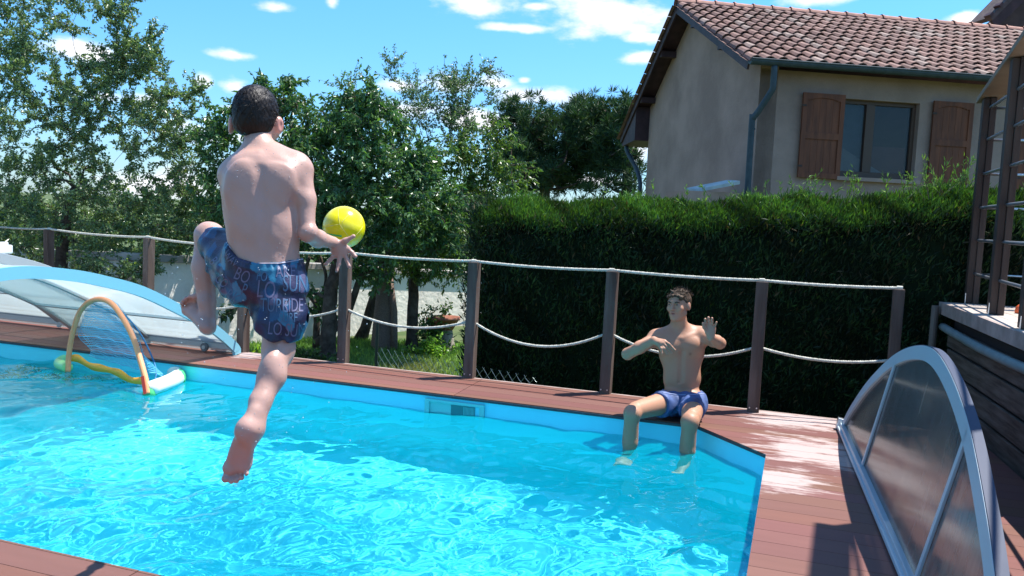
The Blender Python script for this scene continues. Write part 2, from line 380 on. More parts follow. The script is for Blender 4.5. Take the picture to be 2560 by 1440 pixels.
g = MB(); g.box(uvz(-1.78, -.0065, -.118), .2, .003, .085, PAX); g.build('opening', M['skimd'], sk)  # flat plate, dark colour stands for the shade inside the opening
g = MB()
for k in range(9): g.box(uvz(-1.77+k*.0105, -.011, -.118), .004, .004, .08, PAX)
g.build('grille', M['skim'], sk)
# water surface
uu = np.arange(-8.23, .56, .021); vvv = np.arange(-3.49, .03, .021)
Ug, Vg = np.meshgrid(uu, vvv, indexing='ij'); Z = np.zeros_like(Ug); rs = np.random.default_rng(11)
chop = .40+.85*np.exp(-(((Ug+2.0)/3.2)**2+((Vg+2.7)/1.3)**2)); chop *= 1+.45*np.sin(Ug*1.9+.6*np.sin(Vg*2.3))*np.sin(Vg*2.7+Ug*.8)
for k in range(70):
    lam = np.exp(rs.uniform(np.log(.08), np.log(.95))); th = rs.uniform(0, 2*pi); kx, ky = 2*pi/lam*cos(th), 2*pi/lam*sin(th)
    amp = .0076*lam**1.05*rs.uniform(.5, 1)
    wob = .6*np.sin(Ug*rs.uniform(.7, 2)+rs.uniform(0, 6))+.6*np.sin(Vg*rs.uniform(.7, 2)+rs.uniform(0, 6))
    Z += amp*np.sin(kx*Ug+ky*Vg+rs.uniform(0, 6.28)+wob*1.8)
Z *= chop
nu, nv = Ug.shape
V = O+Ug[..., None]*ud+Vg[..., None]*vd+(Z+WZ)[..., None]*zd
idx = np.arange(nu*nv).reshape(nu, nv)
F = np.stack([idx[:-1, :-1], idx[1:, :-1], idx[1:, 1:], idx[:-1, 1:]], -1).reshape(-1, 4)
wm = bpy.data.materials.new('pool_water'); wm.use_nodes = True; nt = wm.node_tree; L = nt.links.new; nt.nodes.remove(nt.nodes['Principled BSDF'])
gl = N(nt, 'ShaderNodeBsdfGlass'); gl.inputs['Roughness'].default_value = 0; gl.inputs['IOR'].default_value = 1.333; gl.inputs['Color'].default_value = (.74, .99, 1, 1)
df = N(nt, 'ShaderNodeBsdfDiffuse'); df.inputs[0].default_value = (0, .82, .98, 1)   # light scattered inside slightly cloudy pool water
mxw = N(nt, 'ShaderNodeMixShader'); mxw.inputs[0].default_value = .11; L(gl.outputs[0], mxw.inputs[1]); L(df.outputs[0], mxw.inputs[2])
L(mxw.outputs[0], nt.nodes['Material Output'].inputs[0])
wat = fast_mesh('water', V.reshape(-1, 3), F, wm, smooth=True); setp(wat, kind='structure')
try:
    wat.cycles.is_caustics_caster = True; liner.cycles.is_caustics_receiver = True
except Exception as e: print('caustics', e)
# ---------------------------------------------------------------- rope fence
def rz_ax(dirv):
    d = np.asarray(dirv, float); d = d/np.linalg.norm(d); return (d, np.array([-d[1], d[0], 0]), zd)
M['post'] = mat('weathered_post_wood', (.075, .048, .038), .8, .2, col2=(.16, .12, .10), vscale=7, stretch=(1, 1, .12), bump=.5, bscale=60)
M['rope'] = mat('pale_rope', (.52, .50, .43), .85, .2, var=.2, vscale=30)
M['steel'] = mat('brushed_steel', (.62, .66, .70), .28, .5, metal=.9)
POSTS = [(-7.2, 10.9), (-5.41, 9.78), (-3.86, 8.86), (-2.54, 7.93), (-1.52, 7.62), (-.335, 7.17), (.80, 6.775), (1.89, 6.35), (2.86, 6.19)]
fence = thing('rope_fence', 'timber post fence strung with two rows of pale twisted rope along the far deck edge', 'fence', (POSTS[4][0], POSTS[4][1], 0))
rf = random.Random(3)
for i, (x, y) in enumerate(POSTS):
    d = ud if i > 3 else np.array([.86, -.51, 0])
    hgt = 1.0 if i else .98
    wd = .088 if i < 8 else .075
    g = MB(); a = rz_ax(d+np.array([rf.uniform(-.03, .03), rf.uniform(-.03, .03), 0]))
    base = -.30
    t = np.array([rf.uniform(-.012, .012), rf.uniform(-.008, .008), 0])
    P = np.array([x, y, 0.])
    V = []
    for z in (base, hgt):
        for sx_, sy_ in ((-1, -1), (1, -1), (1, 1), (-1, 1)):
            V.append(P+a[0]*sx_*wd/2+a[1]*sy_*.042+zd*z+t*(z if z > 0 else 0))
    g.add(V, [(3, 2, 1, 0), (4, 5, 6, 7), (0, 1, 5, 4), (1, 2, 6, 5), (2, 3, 7, 6), (3, 0, 4, 7)])
    o = g.build('post', M['post'], fence, bevel=.004)
    for sx_ in (-.026, .026):
        g = MB(); c = P-a[1]*.045+a[0]*sx_+zd*.035
        g.tube([c, c-a[1]*.004], .006, 8); g.build('bolt', M['steel'], o)
def rope_path(pts, sags, step=.012):
    out_ = []
    for (a, b_), s in zip(zip(pts[:-1], pts[1:]), sags):
        a = np.array(a); b_ = np.array(b_); l = np.linalg.norm(b_-a); n_ = max(4, int(l/step)); t = np.linspace(0, 1, n_, endpoint=False)
        q = a+(b_-a)*t[:, None]; q[:, 2] -= s*4*t*(1-t); out_.append(q)
    out_.append(np.array([pts[-1]])); return np.concatenate(out_)
def rope_mesh(path, r=.0125, pitch=.052):
    seg = np.linalg.norm(np.diff(path, axis=0), axis=1); s = np.concatenate([[0], np.cumsum(seg)])
    t = np.gradient(path, axis=0); t /= np.linalg.norm(t, axis=1)[:, None]
    a = np.cross(t, zd); a /= np.linalg.norm(a, axis=1)[:, None]; b_ = np.cross(a, t)
    g = MB()
    for k in range(3):
        ph = 2*pi*s/pitch+k*2*pi/3
        g.tube(path+r*.52*(np.cos(ph)[:, None]*a+np.sin(ph)[:, None]*b_), r*.56, 6)
    return g
top = [(x, y, 1.008) for x, y in POSTS]
rope_mesh(rope_path(top, [.03, .02, .02, .03, .015, .015, .01, .01])).build('rope', M['rope'], fence, smooth=True)
low = [(x, y, z) for (x, y), z in zip(POSTS, [.5, .5, .46, .45, .5, .495, .5, .5, .47])]
rope_mesh(rope_path(low, [.10, .12, .11, .10, .115, .165, .13, .055]), .0118).build('rope', M['rope'], fence, smooth=True)
for i, (x, y) in enumerate(POSTS[1:]):
    g = MB(); c = np.array([x, y, 1.008]); g.tube([c-ud*.02, c+ud*.02], .0165, 8); g.build('rope_clip', M['rope'], fence)
# ---------------------------------------------------------------- raised terrace
TZ = .85
C0 = np.array([3.64, 6.96, 0]); td = np.array([cos(RAD(-104.7)), sin(RAD(-104.7)), 0]); tn = np.array([-td[1], td[0], 0])
if tn[0] < 0: tn = -tn        # into the terrace (towards +x)
M['plank'] = mat('grey_brown_planks', (.085, .062, .048), .85, .2, col2=(.18, .14, .115), vscale=5, stretch=(.5, .5, 6), bump=.6, bscale=45)
M['tdeck'] = mat('terrace_boards', (.42, .35, .30), .75, .3, var=.2, vscale=4)
M['gutterw'] = mat('pale_grey_strip', (.20, .25, .25), .55, var=.12, vscale=10)
ter = thing('raised_terrace', 'raised timber terrace with weathered horizontal planks on its side, right of the pool', 'terrace', C0+np.array([0, 0, GZ]))
g = MB()
z = TZ-.20
k = 0
while z > -.06:
    h_ = .158; c = C0+td*4.0+tn*(.02+.004*(k % 2))+zd*(z-h_/2)
    g.box(c, 8.0, .026, h_, (td, tn, zd)); z -= h_+.022; k += 1
g.build('side_planks', M['plank'], ter, bevel=.004)
g = MB()
g.box(C0+td*4+tn*1.55+zd*(TZ/2-.35), 8, 3.0, TZ+.55, (td, tn, zd))
g.build('substructure', M['dark'], ter)
g = MB(); q = 0
while q < 3.2:   # boards run along the terrace edge
    g.box(C0+td*3.95+tn*(.035+q)+zd*(TZ-.012), 8.1, .135, .024, (td, tn, zd)); q += .14
g.build('deck_boards', M['tdeck'], ter)
g = MB(); g.box(C0+td*3.96+tn*(-.045)+zd*(TZ-.05), 8.15, .022, .10, (td, tn, zd)); g.box(C0-td*.055+tn*1.6+zd*(TZ-.05), .022, 3.3, .10, (td, tn, zd))
g.build('edge_board', M['fascia'], ter, bevel=.003)
# pale strip under the edge
g = MB(); path = [C0+td*s+tn*(-.035)+zd*(TZ-.20-.02*sin(s*1.3)) for s in np.linspace(.0, 7.5, 60)]
g.tube(path, .034, 10)
g.build('cover_strip', M['gutterw'], ter, smooth=True)
g = MB(); pc = on_z(2365, 1010, 0); pp = C0-td*.02-tn*.10
g.tube([pp+zd*-.4, pp+zd*(TZ-.03)], .030, 12)
setp(g.build('corner_pole', mat('greyed_pole', (.16, .13, .11), .8, var=.3, vscale=8, stretch=(1, 1, .1))), 'short round grey wooden pole at the outer corner of the raised terrace', 'pole')
# railing
rl = thing('terrace_railing', 'dark timber railing with steel rods and wide sloping handrail on the raised terrace', 'railing', C0+zd*TZ)
R1 = at(2428, 760, 7.05); R1[2] = TZ; R2 = at(2489, 787, 6.13); R2[2] = TZ
rd = (R2-R1)/np.linalg.norm(R2-R1); rn = np.array([-rd[1], rd[0], 0]); rn = rn if rn[0] > 0 else -rn
RH = 1.74
M['railp'] = mat('dark_railing_wood', (.040, .022, .016), .7, .3, col2=(.075, .048, .036), vscale=6, stretch=(1, 1, .15), bump=.4, bscale=50)
M['hand'] = mat('handrail_wood', (.16, .10, .07), .7, .3, col2=(.25, .18, .13), vscale=4, stretch=(.3, .3, 3))
ppos = [R1+rd*.97*k for k in range(2)]+[R1+rd*.97*k for k in (2.0, 2.88, 3.9, 4.9)]
for k, P in enumerate(ppos):
    rh_ = 1.70+.145*k+(.55 if k > 2 else 0)
    g = MB(); g.box(P+zd*rh_/2+rn*.02, .045, .125, rh_, (rn, rd, zd)); g.box(P+zd*(rh_/2)-rn*.028-rd*0, .05, .095, rh_-.01, (rn, rd, zd))
    po = g.build('post', M['railp'], rl, bevel=.004)
    g = MB(); g.box(P-rn*.055+rd*.035+zd*.04, .005, .02, .09, (rn, rd, zd)); g.build('bracket', M['steel'], po)
FR = [R1-rd*.02+rn*(1.15*k) for k in (1, 2, 3)]
for P in FR:
    g = MB(); g.box(P+zd*RH/2, .1, .09, RH, (rn, rd, zd)); g.build('post', M['railp'], rl, bevel=.004)
g = MB(); g.bar(R1-rd*.15+zd*1.70, R1+rd*2.74+zd*(1.70+.149*2.74+.022), .16, .045); g.build('handrail', M['hand'], rl, bevel=.005)
g = MB(); g.bar(R1+rd*2.70+zd*(1.72+.149*2.7+.55), R1+rd*5.2+zd*(1.70+.149*5.2+.572), .16, .045); g.build('handrail', M['hand'], rl, bevel=.005)  # unseen taller section, raised so its shadow lands on the deck
g = MB(); g.box(R1+rn*1.9+zd*(RH+.018), 3.6, .12, .04, (rn, rd, zd)); g.build('handrail', M['hand'], rl, bevel=.005)
for h_ in (.25, .53, .80, 1.08, 1.36, 1.62, 1.90, 2.15, 2.40, 2.60):
    for off in (0,):
        g = MB(); g.tube([R1+rd*(0 if h_ < 1.7 else 2.8)+zd*h_, R1+rd*4.9+zd*h_], .013, 8); g.build('rod', M['steel'], rl, smooth=True)
        if h_ < 1.7: g = MB(); g.tube([R1+zd*h_, R1+rn*3.6+zd*h_], .011, 8); g.build('rod', M['steel'], rl, smooth=True)
# small orange buoy on the terrace
g = MB(); P = at(2556, 785, 6.3); P[2] = TZ+.002
th = np.linspace(0, 2*pi, 16, endpoint=False); prof = [(.05, 0), (.055, .012), (.045, .05), (.02, .075), (.0, .08)]
V = [P+np.array([r*cos(a), r*sin(a), z]) for r, z in prof[:-1] for a in th]+[P+zd*.08]
F = [(i*16+j, i*16+(j+1) % 16, (i+1)*16+(j+1) % 16, (i+1)*16+j) for i in range(3) for j in range(16)]+[(48+j, 48+(j+1) % 16, 64) for j in range(16)]+[tuple(range(16))[::-1]]
g.add(V, F); setp(g.build('orange_float', mat('orange_plastic', (.75, .13, .03), .4), smooth=True), 'small orange plastic float lying on the raised terrace boards', 'float')
# ---------------------------------------------------------------- leaning end panel of the pool enclosure
M['alu'] = mat('blue_white_aluminium', (.42, .50, .55), .42, .5, metal=.1)
def poly_mat(name, base, trans_, rough, gloss=.4, streak=(1, 1, .08), streak_s=18):
    m_ = bpy.data.materials.new(name); m_.use_nodes = True; nt = m_.node_tree; L = nt.links.new; b = nt.nodes['Principled BSDF']
    tc = N(nt, 'ShaderNodeTexCoord'); mp = N(nt, 'ShaderNodeMapping'); L(tc.outputs['Object'], mp.inputs[0]); mp.inputs['Scale'].default_value = streak
    n_ = N(nt, 'ShaderNodeTexNoise'); n_.inputs['Scale'].default_value = streak_s; n_.inputs['Detail'].default_value = 5; L(mp.outputs[0], n_.inputs['Vector'])
    x = N(nt, 'ShaderNodeMix', data_type='RGBA'); L(n_.outputs[0], x.inputs[0]); x.inputs[6].default_value = tuple(c*.6 for c in base)+(1,); x.inputs[7].default_value = tuple(min(1, c*1.4) for c in base)+(1,)
    L(x.outputs[2], b.inputs['Base Color']); b.inputs['Roughness'].default_value = rough; b.inputs['Specular IOR Level'].default_value = gloss
    tr = N(nt, 'ShaderNodeBsdfTransparent'); tr.inputs[0].default_value = (.9, .97, .98, 1); tl = N(nt, 'ShaderNodeBsdfTranslucent'); L(x.outputs[2], tl.inputs[0])
    m1 = N(nt, 'ShaderNodeMixShader'); m1.inputs[0].default_value = .45; L(b.outputs[0], m1.inputs[1]); L(tl.outputs[0], m1.inputs[2])
    m2 = N(nt, 'ShaderNodeMixShader'); m2.inputs[0].default_value = trans_; L(m1.outputs[0], m2.inputs[1]); L(tr.outputs[0], m2.inputs[2])
    L(m2.outputs[0], nt.nodes['Material Output'].inputs[0]); return m_
M['panelg'] = poly_mat('smoked_polycarbonate', (.23, .235, .225), .20, .22, 1.4, streak=(1, 1, .05), streak_s=22)
M['panelg'].node_tree.nodes['Principled BSDF'].inputs['Coat Weight'].default_value = 1.0
M['panelg'].node_tree.nodes['Principled BSDF'].inputs['Coat Roughness'].default_value = .13
M['panelg'].node_tree.nodes['Principled BSDF'].inputs['Coat IOR'].default_value = 1.9
PB = np.array([2.41, 5.90, 0.006]); pd_ = np.array([-.27163, -.9624, 0]); po_ = np.array([.9624, -.27163, 0]); LEAN = RAD(10)
pw = zd*cos(LEAN)+po_*sin(LEAN); pn = np.cross(pd_, pw); pn = pn if pn[0] < 0 else -pn
prof = [(0, 0.0), (.045, .07), (.18, .20), (.48, .405), (.8, .57), (1.19, .73), (1.62, .84), (2.03, .885)]
prof = prof+[(4.06-a, b_) for a, b_ in prof[-2::-1]]
from itertools import accumulate
def smooth_curve(pts, n_=8):
    P = np.array(pts, float); out_ = []
    for i in range(len(P)-1):
        p0 = P[max(i-1, 0)]; p1 = P[i]; p2 = P[i+1]; p3 = P[min(i+2, len(P)-1)]
        for t in np.linspace(0, 1, n_, endpoint=False):
            out_.append(.5*((2*p1)+(-p0+p2)*t+(2*p0-5*p1+4*p2-p3)*t*t+(-p0+3*p1-3*p2+p3)*t**3))
    out_.append(P[-1]); return np.array(out_)
ep = thing('enclosure_end_panel', 'arched clear pool cover end panel with blue grey frame, leaning beside the raised terrace', 'pool cover panel', PB)
cur = smooth_curve(prof, 6)
def band(cur, w_in, depth, proj):
    """solid band following a 2-D curve; proj(a,b,c) -> point"""
    t = np.gradient(cur, axis=0); t /= np.linalg.norm(t, axis=1)[:, None]; nrm = np.stack([t[:, 1], -t[:, 0]], 1)
    inn = cur+nrm*w_in; V = []
    for p, q in zip(cur, inn):
        V += [proj(p[0], p[1], 0), proj(q[0], max(q[1], .0), 0), proj(q[0], max(q[1], 0.), depth), proj(p[0], p[1], depth)]
    F = []; n_ = len(cur)
    for i in range(n_-1):
        for j in range(4): F.append((i*4+j, i*4+(j+1) % 4, (i+1)*4+(j+1) % 4, (i+1)*4+j))
    F += [(0, 1, 2, 3), tuple((n_-1)*4+j for j in (3, 2, 1, 0))]
    return V, F, inn
pj = lambda a, b_, c: PB+pd_*a+pw*b_+pn*c
V, F, inn = band(cur, .072, .022, pj); g = MB(); g.add(V, F); g.build('rim', M['alu'], ep, bevel=.003)
V, F, _ = band(smooth_curve([(a+(2.03-a)*-.004, b_+.004) for a, b_ in prof], 6), .012, -.04, lambda a, b_, c: pj(a, b_, c+.02)); g = MB(); g.add(V, F); g.build('outer_flange', mat('anodised_edge', (.040, .052, .09), .6, .3), ep)
g = MB(); poly = [pj(p[0], max(p[1], .02), .009) for p in inn]; g.prism(poly, -pn*.005); g.build('glazing', M['panelg'], ep)
g = MB(); g.bar(pj(.05, .02, .012), pj(4.05, .02, .012), .05, .05, up=pw); g.bar(pj(.02, .01, .035), pj(4.08, .01, .035), .03, .018, up=pw); g.build('base_rail', M['alu'], ep, bevel=.003)
for a0, a1, hh in ((1.13, 1.24, .70), (2.80, 2.90, .70)):
    g = MB(); g.bar(pj(a0, .045, .016), pj(a1, hh, .016), .034, .012, up=pn); g.build('strut', M['alu'], ep, bevel=.002)
g = MB(); g.box(pj(.015, .03, .03), .05, .05, .08, (pd_, pn, pw)); g.build('corner_fitting', M['steel'], ep, bevel=.003)
# ---------------------------------------------------------------- telescopic pool enclosure (left)
M['poly'] = poly_mat('milky_polycarbonate', (.70, .80, .80), .48, .25, .5, streak=(.1, .1, .1), streak_s=6)
M['alum'] = mat('bluish_frame_metal', (.22, .52, .62), .35, .5)
M['alug'] = mat('grey_frame_metal', (.52, .57, .58), .35, .5, metal=.4)
M['rubber'] = mat('grey_wheel', (.16, .17, .18), .6)
halfp = [(.60, 0), (.555, .09), (.21, .325), (-.22, .53), (-.63, .705), (-.99, .805), (-1.33, .875), (-1.75, .915)]
fullp = halfp+[(-3.5-a, b_) for a, b_ in halfp[-2::-1]]
def enclosure(name, label, u1, u0, sc_, fac, offz, group):
    t = thing(name, label, 'pool enclosure', uvz(u1, -1.75, .02), group=group)
    pr = [(-1.75+(a+1.75)*sc_, b_*sc_+offz) for a, b_ in fullp]; cur = smooth_curve(pr, 5)
    nr = len(cur)
    def arch(nm, u, wd, dp, mt):
        V, F, inn = band(cur, -wd, dp, lambda a, b_, c: uvz(u+c, a, b_))
        g = MB(); g.add(V, F); return g.build(nm, mt, t, bevel=.003)
    arch('front_arch', u1, .085, -.03, M['alum'] if sc_ == 1 else M['alug'])
    arch('front_flange', u1-.03, .02, -.06, M['alug'])
    ribs = np.linspace(u1-.09, u0, 3)[1:]
    for u in ribs: arch('rib', u, .035, -.05, M['alug'])
    # glazing skin (slightly inside the outer curve)
    tt = np.gradient(cur, axis=0); tt /= np.linalg.norm(tt, axis=1)[:, None]; nn_ = np.stack([tt[:, 1], -tt[:, 0]], 1)
    nn_ = -nn_; ic = cur+nn_*.016; ic[:, 1] = np.maximum(ic[:, 1], 0.005)
    oc = cur+nn_*.010; oc[:, 1] = np.maximum(oc[:, 1], 0.005)
    V = [uvz(u1-.03, a, b_) for a, b_ in ic]+[uvz(u0, a, b_) for a, b_ in ic]+[uvz(u1-.03, a, b_) for a, b_ in oc]+[uvz(u0, a, b_) for a, b_ in oc]
    F = [(i, i+1, nr+i+1, nr+i) for i in range(nr-1)]+[(2*nr+i, 3*nr+i, 3*nr+i+1, 2*nr+i+1) for i in range(nr-1)]
    g = MB(); g.add(V, F); g.build('glazing', M['poly'], t)
    # lengthwise bars
    for fr in (.16, .34, .5, .66, .84):
        p = ic[int(fr*(nr-1))]; q = tt[int(fr*(nr-1))]; nq = nn_[int(fr*(nr-1))]
        g = MB(); g.bar(uvz(u1-.03, p[0]+nq[0]*.01, p[1]+nq[1]*.01), uvz(u0, p[0]+nq[0]*.01, p[1]+nq[1]*.01), .03, .022, up=vd*nq[0]+zd*nq[1]); g.build('lengthwise_bar', M['alug'], t)
    for side in (0, -1):
        vv = pr[side][0]; s = 1 if side == 0 else -1
        g = MB(); g.box(uvz((u0+u1)/2-.03, vv-.035*s, .075+offz), abs(u1-u0)-.07, .03, .10, PAX); g.box(uvz((u0+u1)/2-.03, vv-.045*s, .155+offz), abs(u1-u0)-.07, .02, .02, PAX); g.build('base_rail', M['alug'], t, bevel=.004)
        k = 0
        for uw in np.arange(u1-.36, u0+.2, -1.95):
            c = uvz(uw, vv-.055*s, .045)
            wh = MB(); wh.tube([c, c-vd*s*.025], .04, 16); wo = wh.build('wheel', M['rubber'], t)
            wh = MB(); wh.tube([c-vd*s*.0251, c-vd*s*.032], .018, 12); wh.build('hub', M['alug'], wo)
    return t
enclosure('pool_enclosure', 'low arched pool cover section with pale blue front arch and milky panels, nearest the goal', -4.28, -6.25, 1.0, 1, .015, 'telescopic pool cover sections')
enclosure('pool_enclosure', 'taller pool cover section standing behind and over the lower one at the left edge', -5.42, -8.0, 1.125, 1, .015, 'telescopic pool cover sections')
g = MB(); c = uvz(-5.46, -.93, .955); g.box(c, .05, .22, .07, PAX); g.box(c+zd*.045, .03, .16, .03, PAX)
setp(g.build('latch_handle', mat('white_plastic', (.75, .8, .8), .4), bevel=.01), 'small white plastic latch on top of the taller pool cover section', 'latch')
#@@PART3
# ---------------------------------------------------------------- garden wall
M['render'] = mat('rough_cream_render', (.95, .86, .76), .9, .2, var=.12, vscale=1.5, bump=1.0, bscale=14)
M['cap'] = mat('wall_cap', (.42, .38, .34), .85, var=.15, vscale=4)
wdir = np.array([cos(RAD(48)), sin(RAD(48)), 0]); wnrm = np.array([-wdir[1], wdir[0], 0]); WP = np.array([-2.4, 12.4, 0])
gw = thing('garden_wall', 'low cream rendered garden wall with a flat grey cap behind the fruit trees', 'wall', WP+zd*GZ)
g = MB(); s_ = np.linspace(-12, 4, 60)
wt = lambda t: .475-.06*t
g.prism([WP+wdir*-3.2+zd*(GZ-.3), WP+wdir*7+zd*(GZ-.3), WP+wdir*7+zd*wt(7), WP+wdir*-3.2+zd*wt(-3.2)], wnrm*.2); g.build('wall', M['render'], gw)
g = MB(); g.prism([WP-wnrm*.05+wdir*-3.25+zd*(wt(-3.2)+.002), WP-wnrm*.05+wdir*7.1+zd*(wt(7.1)+.002), WP-wnrm*.05+wdir*7.1+zd*(wt(7.1)+.09), WP-wnrm*.05+wdir*-3.25+zd*(wt(-3.2)+.09)], wnrm*.3); g.build('cap', M['cap'], gw, bevel=.008)
WL = WP+wdir*-3.2; wd2 = np.array([-.80, .60, 0]); wn2 = np.array([.6, .8, 0]); g = MB(); g.prism([WL+wd2*.02+zd*(GZ-.3), WL+wd2*9+zd*(GZ-.3), WL+wd2*9+zd*.30, WL+wd2*.02+zd*.66], wn2*.2); g.build('wall', M['render'], gw)
g = MB(); g.prism([WL-wn2*.05+zd*.662, WL+wd2*9-wn2*.05+zd*.302, WL+wd2*9-wn2*.05+zd*.39, WL-wn2*.05+zd*.75], wn2*.3); g.build('cap', M['cap'], gw)
# ---------------------------------------------------------------- vegetation tools
def leaf_mesh(name, P, D, size, width, cols, mt, parent, rs, droop=None, curl=.25):
    """P positions, D directions (unit); one folded four-point leaf each"""
    n_ = len(P); D = D/np.linalg.norm(D, axis=1)[:, None]
    R_ = rs.normal(size=(n_, 3)); A = np.cross(D, R_); A /= np.linalg.norm(A, axis=1)[:, None]; B = np.cross(D, A)
    s = size*rs.uniform(.65, 1.25, n_)[:, None]
    w_ = s*width
    v0 = P; v1 = P+D*s*.45+A*w_*.5+B*w_*curl; v3 = P+D*s*.45-A*w_*.5+B*w_*curl; v2 = P+D*s-B*s*.12
    V = np.stack([v0, v1, v2, v3], 1).reshape(-1, 3); i = np.arange(n_)*4
    F = np.concatenate([np.stack([i, i+1, i+2], 1), np.stack([i, i+2, i+3], 1)])
    return fast_mesh(name, V, F, mt, parent, col=np.repeat(cols, 4, 0))
M['leafc'] = tint_mat('glossy_leaf', .34, .55, translucent=.28)
M['leafm'] = tint_mat('matt_leaf', .5, .4, translucent=.25)
M['needle'] = tint_mat('conifer_needle', .55, .3, translucent=.18)
M['bark'] = mat('bark', (.045, .032, .024), .9, .2, col2=(.12, .095, .075), vscale=9, bump=.9, bscale=30)
M['barkl'] = mat('pale_twig_bark', (.13, .11, .09), .9, .2, var=.3)
def leafcols(n_, base, var_, rs, yel=.15):
    c = np.array(base)[None]*rs.uniform(1-var_, 1+var_, (n_, 1)); y = rs.random(n_) < yel
    c[y] *= np.array([1.8, 1.5, .9]); return c
def tree(name, label, cat, base, blobs, leaf=.05, width=.5, lpt=18, tw=.28, col=(.06, .12, .03), seed=1, trunk=None, r0=.07, group=None, mt='leafc', droop=.5, upness=.3, kind='leaf', yel=.12, lean=(0, 0)):
    """blobs: (x px, y px, rx px, ry px, depth, depth radius, clumps)"""
    rs = np.random.default_rng(seed); base = np.array(base, float)
    t = thing(name, label, cat, base, group)
    A = []
    for (x, y, rx, ry, D, rD, n_) in blobs:
        c = at(x, y, D); s = D/FPX
        q = rs.normal(size=(n_, 3)); q /= np.linalg.norm(q, axis=1)[:, None]; q *= rs.uniform(.25, 1, (n_, 1))**.5
        A.append(c+q*np.array([rx*s, rD, ry*s]))
    A = np.concatenate(A); A = A[A[:, 2] > GZ+.15]
    trunk = [base]+[np.array(p, float) for p in (trunk or [base+np.array([0, 0, 1.2])])]
    nodes = []; rad = []
    g = MB()
    T = smooth_curve(trunk, 4) if len(trunk) > 2 else np.linspace(trunk[0], trunk[1], 6)
    rr_ = np.linspace(r0, r0*.6, len(T)); rr_[0] *= 1.35
    T = T+rs.normal(size=T.shape)*r0*.12; g.tube(T, rr_, 9)
    for p, r in list(zip(T, rr_))[len(T)//3:]: nodes.append(p); rad.append(r)
    order = np.argsort(np.linalg.norm(A-T[-1], axis=1)); LP = []; LD = []
    for k in order:
        a = A[k]; ND = np.array(nodes); d = np.linalg.norm(ND-a, axis=1)+.35*np.maximum(0, ND[:, 2]-a[2]+.05); j = int(np.argmin(d)); s = nodes[j]; r = rad[j]
        l = np.linalg.norm(a-s)
        mid = (s+a)/2+np.array([0, 0, .12*l])+rs.normal(size=3)*.07*l
        pth = np.array([s, s*.55+mid*.45, mid, mid*.5+a*.5+rs.normal(size=3)*.03*l, a]); re = max(.004, min(r*.62, .012+.02*l))
        rads = np.linspace(min(r*.8, re*1.9), max(re*.55, .003), 5)
        g.tube(pth, rads, 5, cap=False)
        for p, q in zip(pth[1:], rads[1:]): nodes.append(p); rad.append(q)
        # twigs with leaves
        dirm = (a-s)/(l+1e-6)
        for b_ in range(4 if kind == 'leaf' else 3):
            dr = dirm*.6+rs.normal(size=3)*.6+np.array([0, 0, upness]); dr /= np.linalg.norm(dr); tl = tw*rs.uniform(.6, 1.3)
            st = pth[-1] if b_ < 2 else pth[3]
            e = st+dr*tl+np.array([0, 0, -.12*tl*rs.random()]); g.tube([st, (st+e)/2+rs.normal(size=3)*.02, e], [.004, .003, .0018], 3, cap=False)
            nl = lpt; tt = rs.uniform(.05, 1.05, nl)[:, None]; pos = st+(e-st)*tt+rs.normal(size=(nl, 3))*.012
            ld = dr*.55+rs.normal(size=(nl, 3))*.65+np.array([0, 0, -droop]); LP.append(pos); LD.append(ld)
    g.build('trunk', M['bark'], t, smooth=True)
    LP = np.concatenate(LP); LD = np.concatenate(LD)
    leaf_mesh('crown', LP, LD, leaf, width, leafcols(len(LP), col, .35, rs, yel), M[mt], t, rs)
    return t
def pb(x, y, D, z=None):
    p = at(x, y, D)
    if z is not None: p[2] = z
    return p
# plum tree, left
tree('plum_tree', 'large small-leaved fruit tree filling the left edge behind the pool cover', 'tree', pb(150, 700, 10.6, GZ),
     [(30, 60, 90, 100, 10.6, .8, 26), (150, 40, 60, 60, 10.4, .5, 12), (90, 200, 110, 90, 10.6, .8, 30), (300, 25, 50, 30, 10.3, .3, 7), (230, 215, 90, 70, 10.4, .6, 22),
      (300, 75, 40, 40, 10.4, .3, 8), (360, 115, 55, 40, 10.4, .4, 10), (330, 180, 60, 50, 10.4, .4, 14), (390, 170, 30, 30, 10.4, .3, 5), (430, 250, 60, 30, 10.4, .4, 9), (485, 235, 15, 25, 10.3, .2, 3),
      (110, 340, 150, 100, 10.6, .9, 42), (320, 320, 130, 80, 10.5, .7, 34), (450, 330, 80, 55, 10.4, .5, 14), (120, 480, 160, 100, 10.7, .9, 48), (330, 470, 140, 90, 10.5, .8, 34),
      (470, 420, 60, 80, 10.5, .5, 16), (470, 540, 80, 70, 10.5, .6, 18), (60, 600, 120, 80, 10.9, .8, 32), (250, 590, 160, 60, 10.7, .8, 30), (430, 600, 90, 50, 10.6, .6, 18), (300, 665, 160, 40, 10.6, .5, 16), (260, 680, 130, 40, 9.9, .25, 18), (350, 660, 60, 40, 9.9, .25, 9), (540, 620, 40, 60, 10.6, .5, 8)],
     leaf=.044, width=.5, lpt=42, tw=.24, col=(.13, .20, .09), seed=2, trunk=[pb(160, 600, 10.6), pb(190, 470, 10.6)], r0=.09, droop=.35, group='fruit trees behind the rope fence')
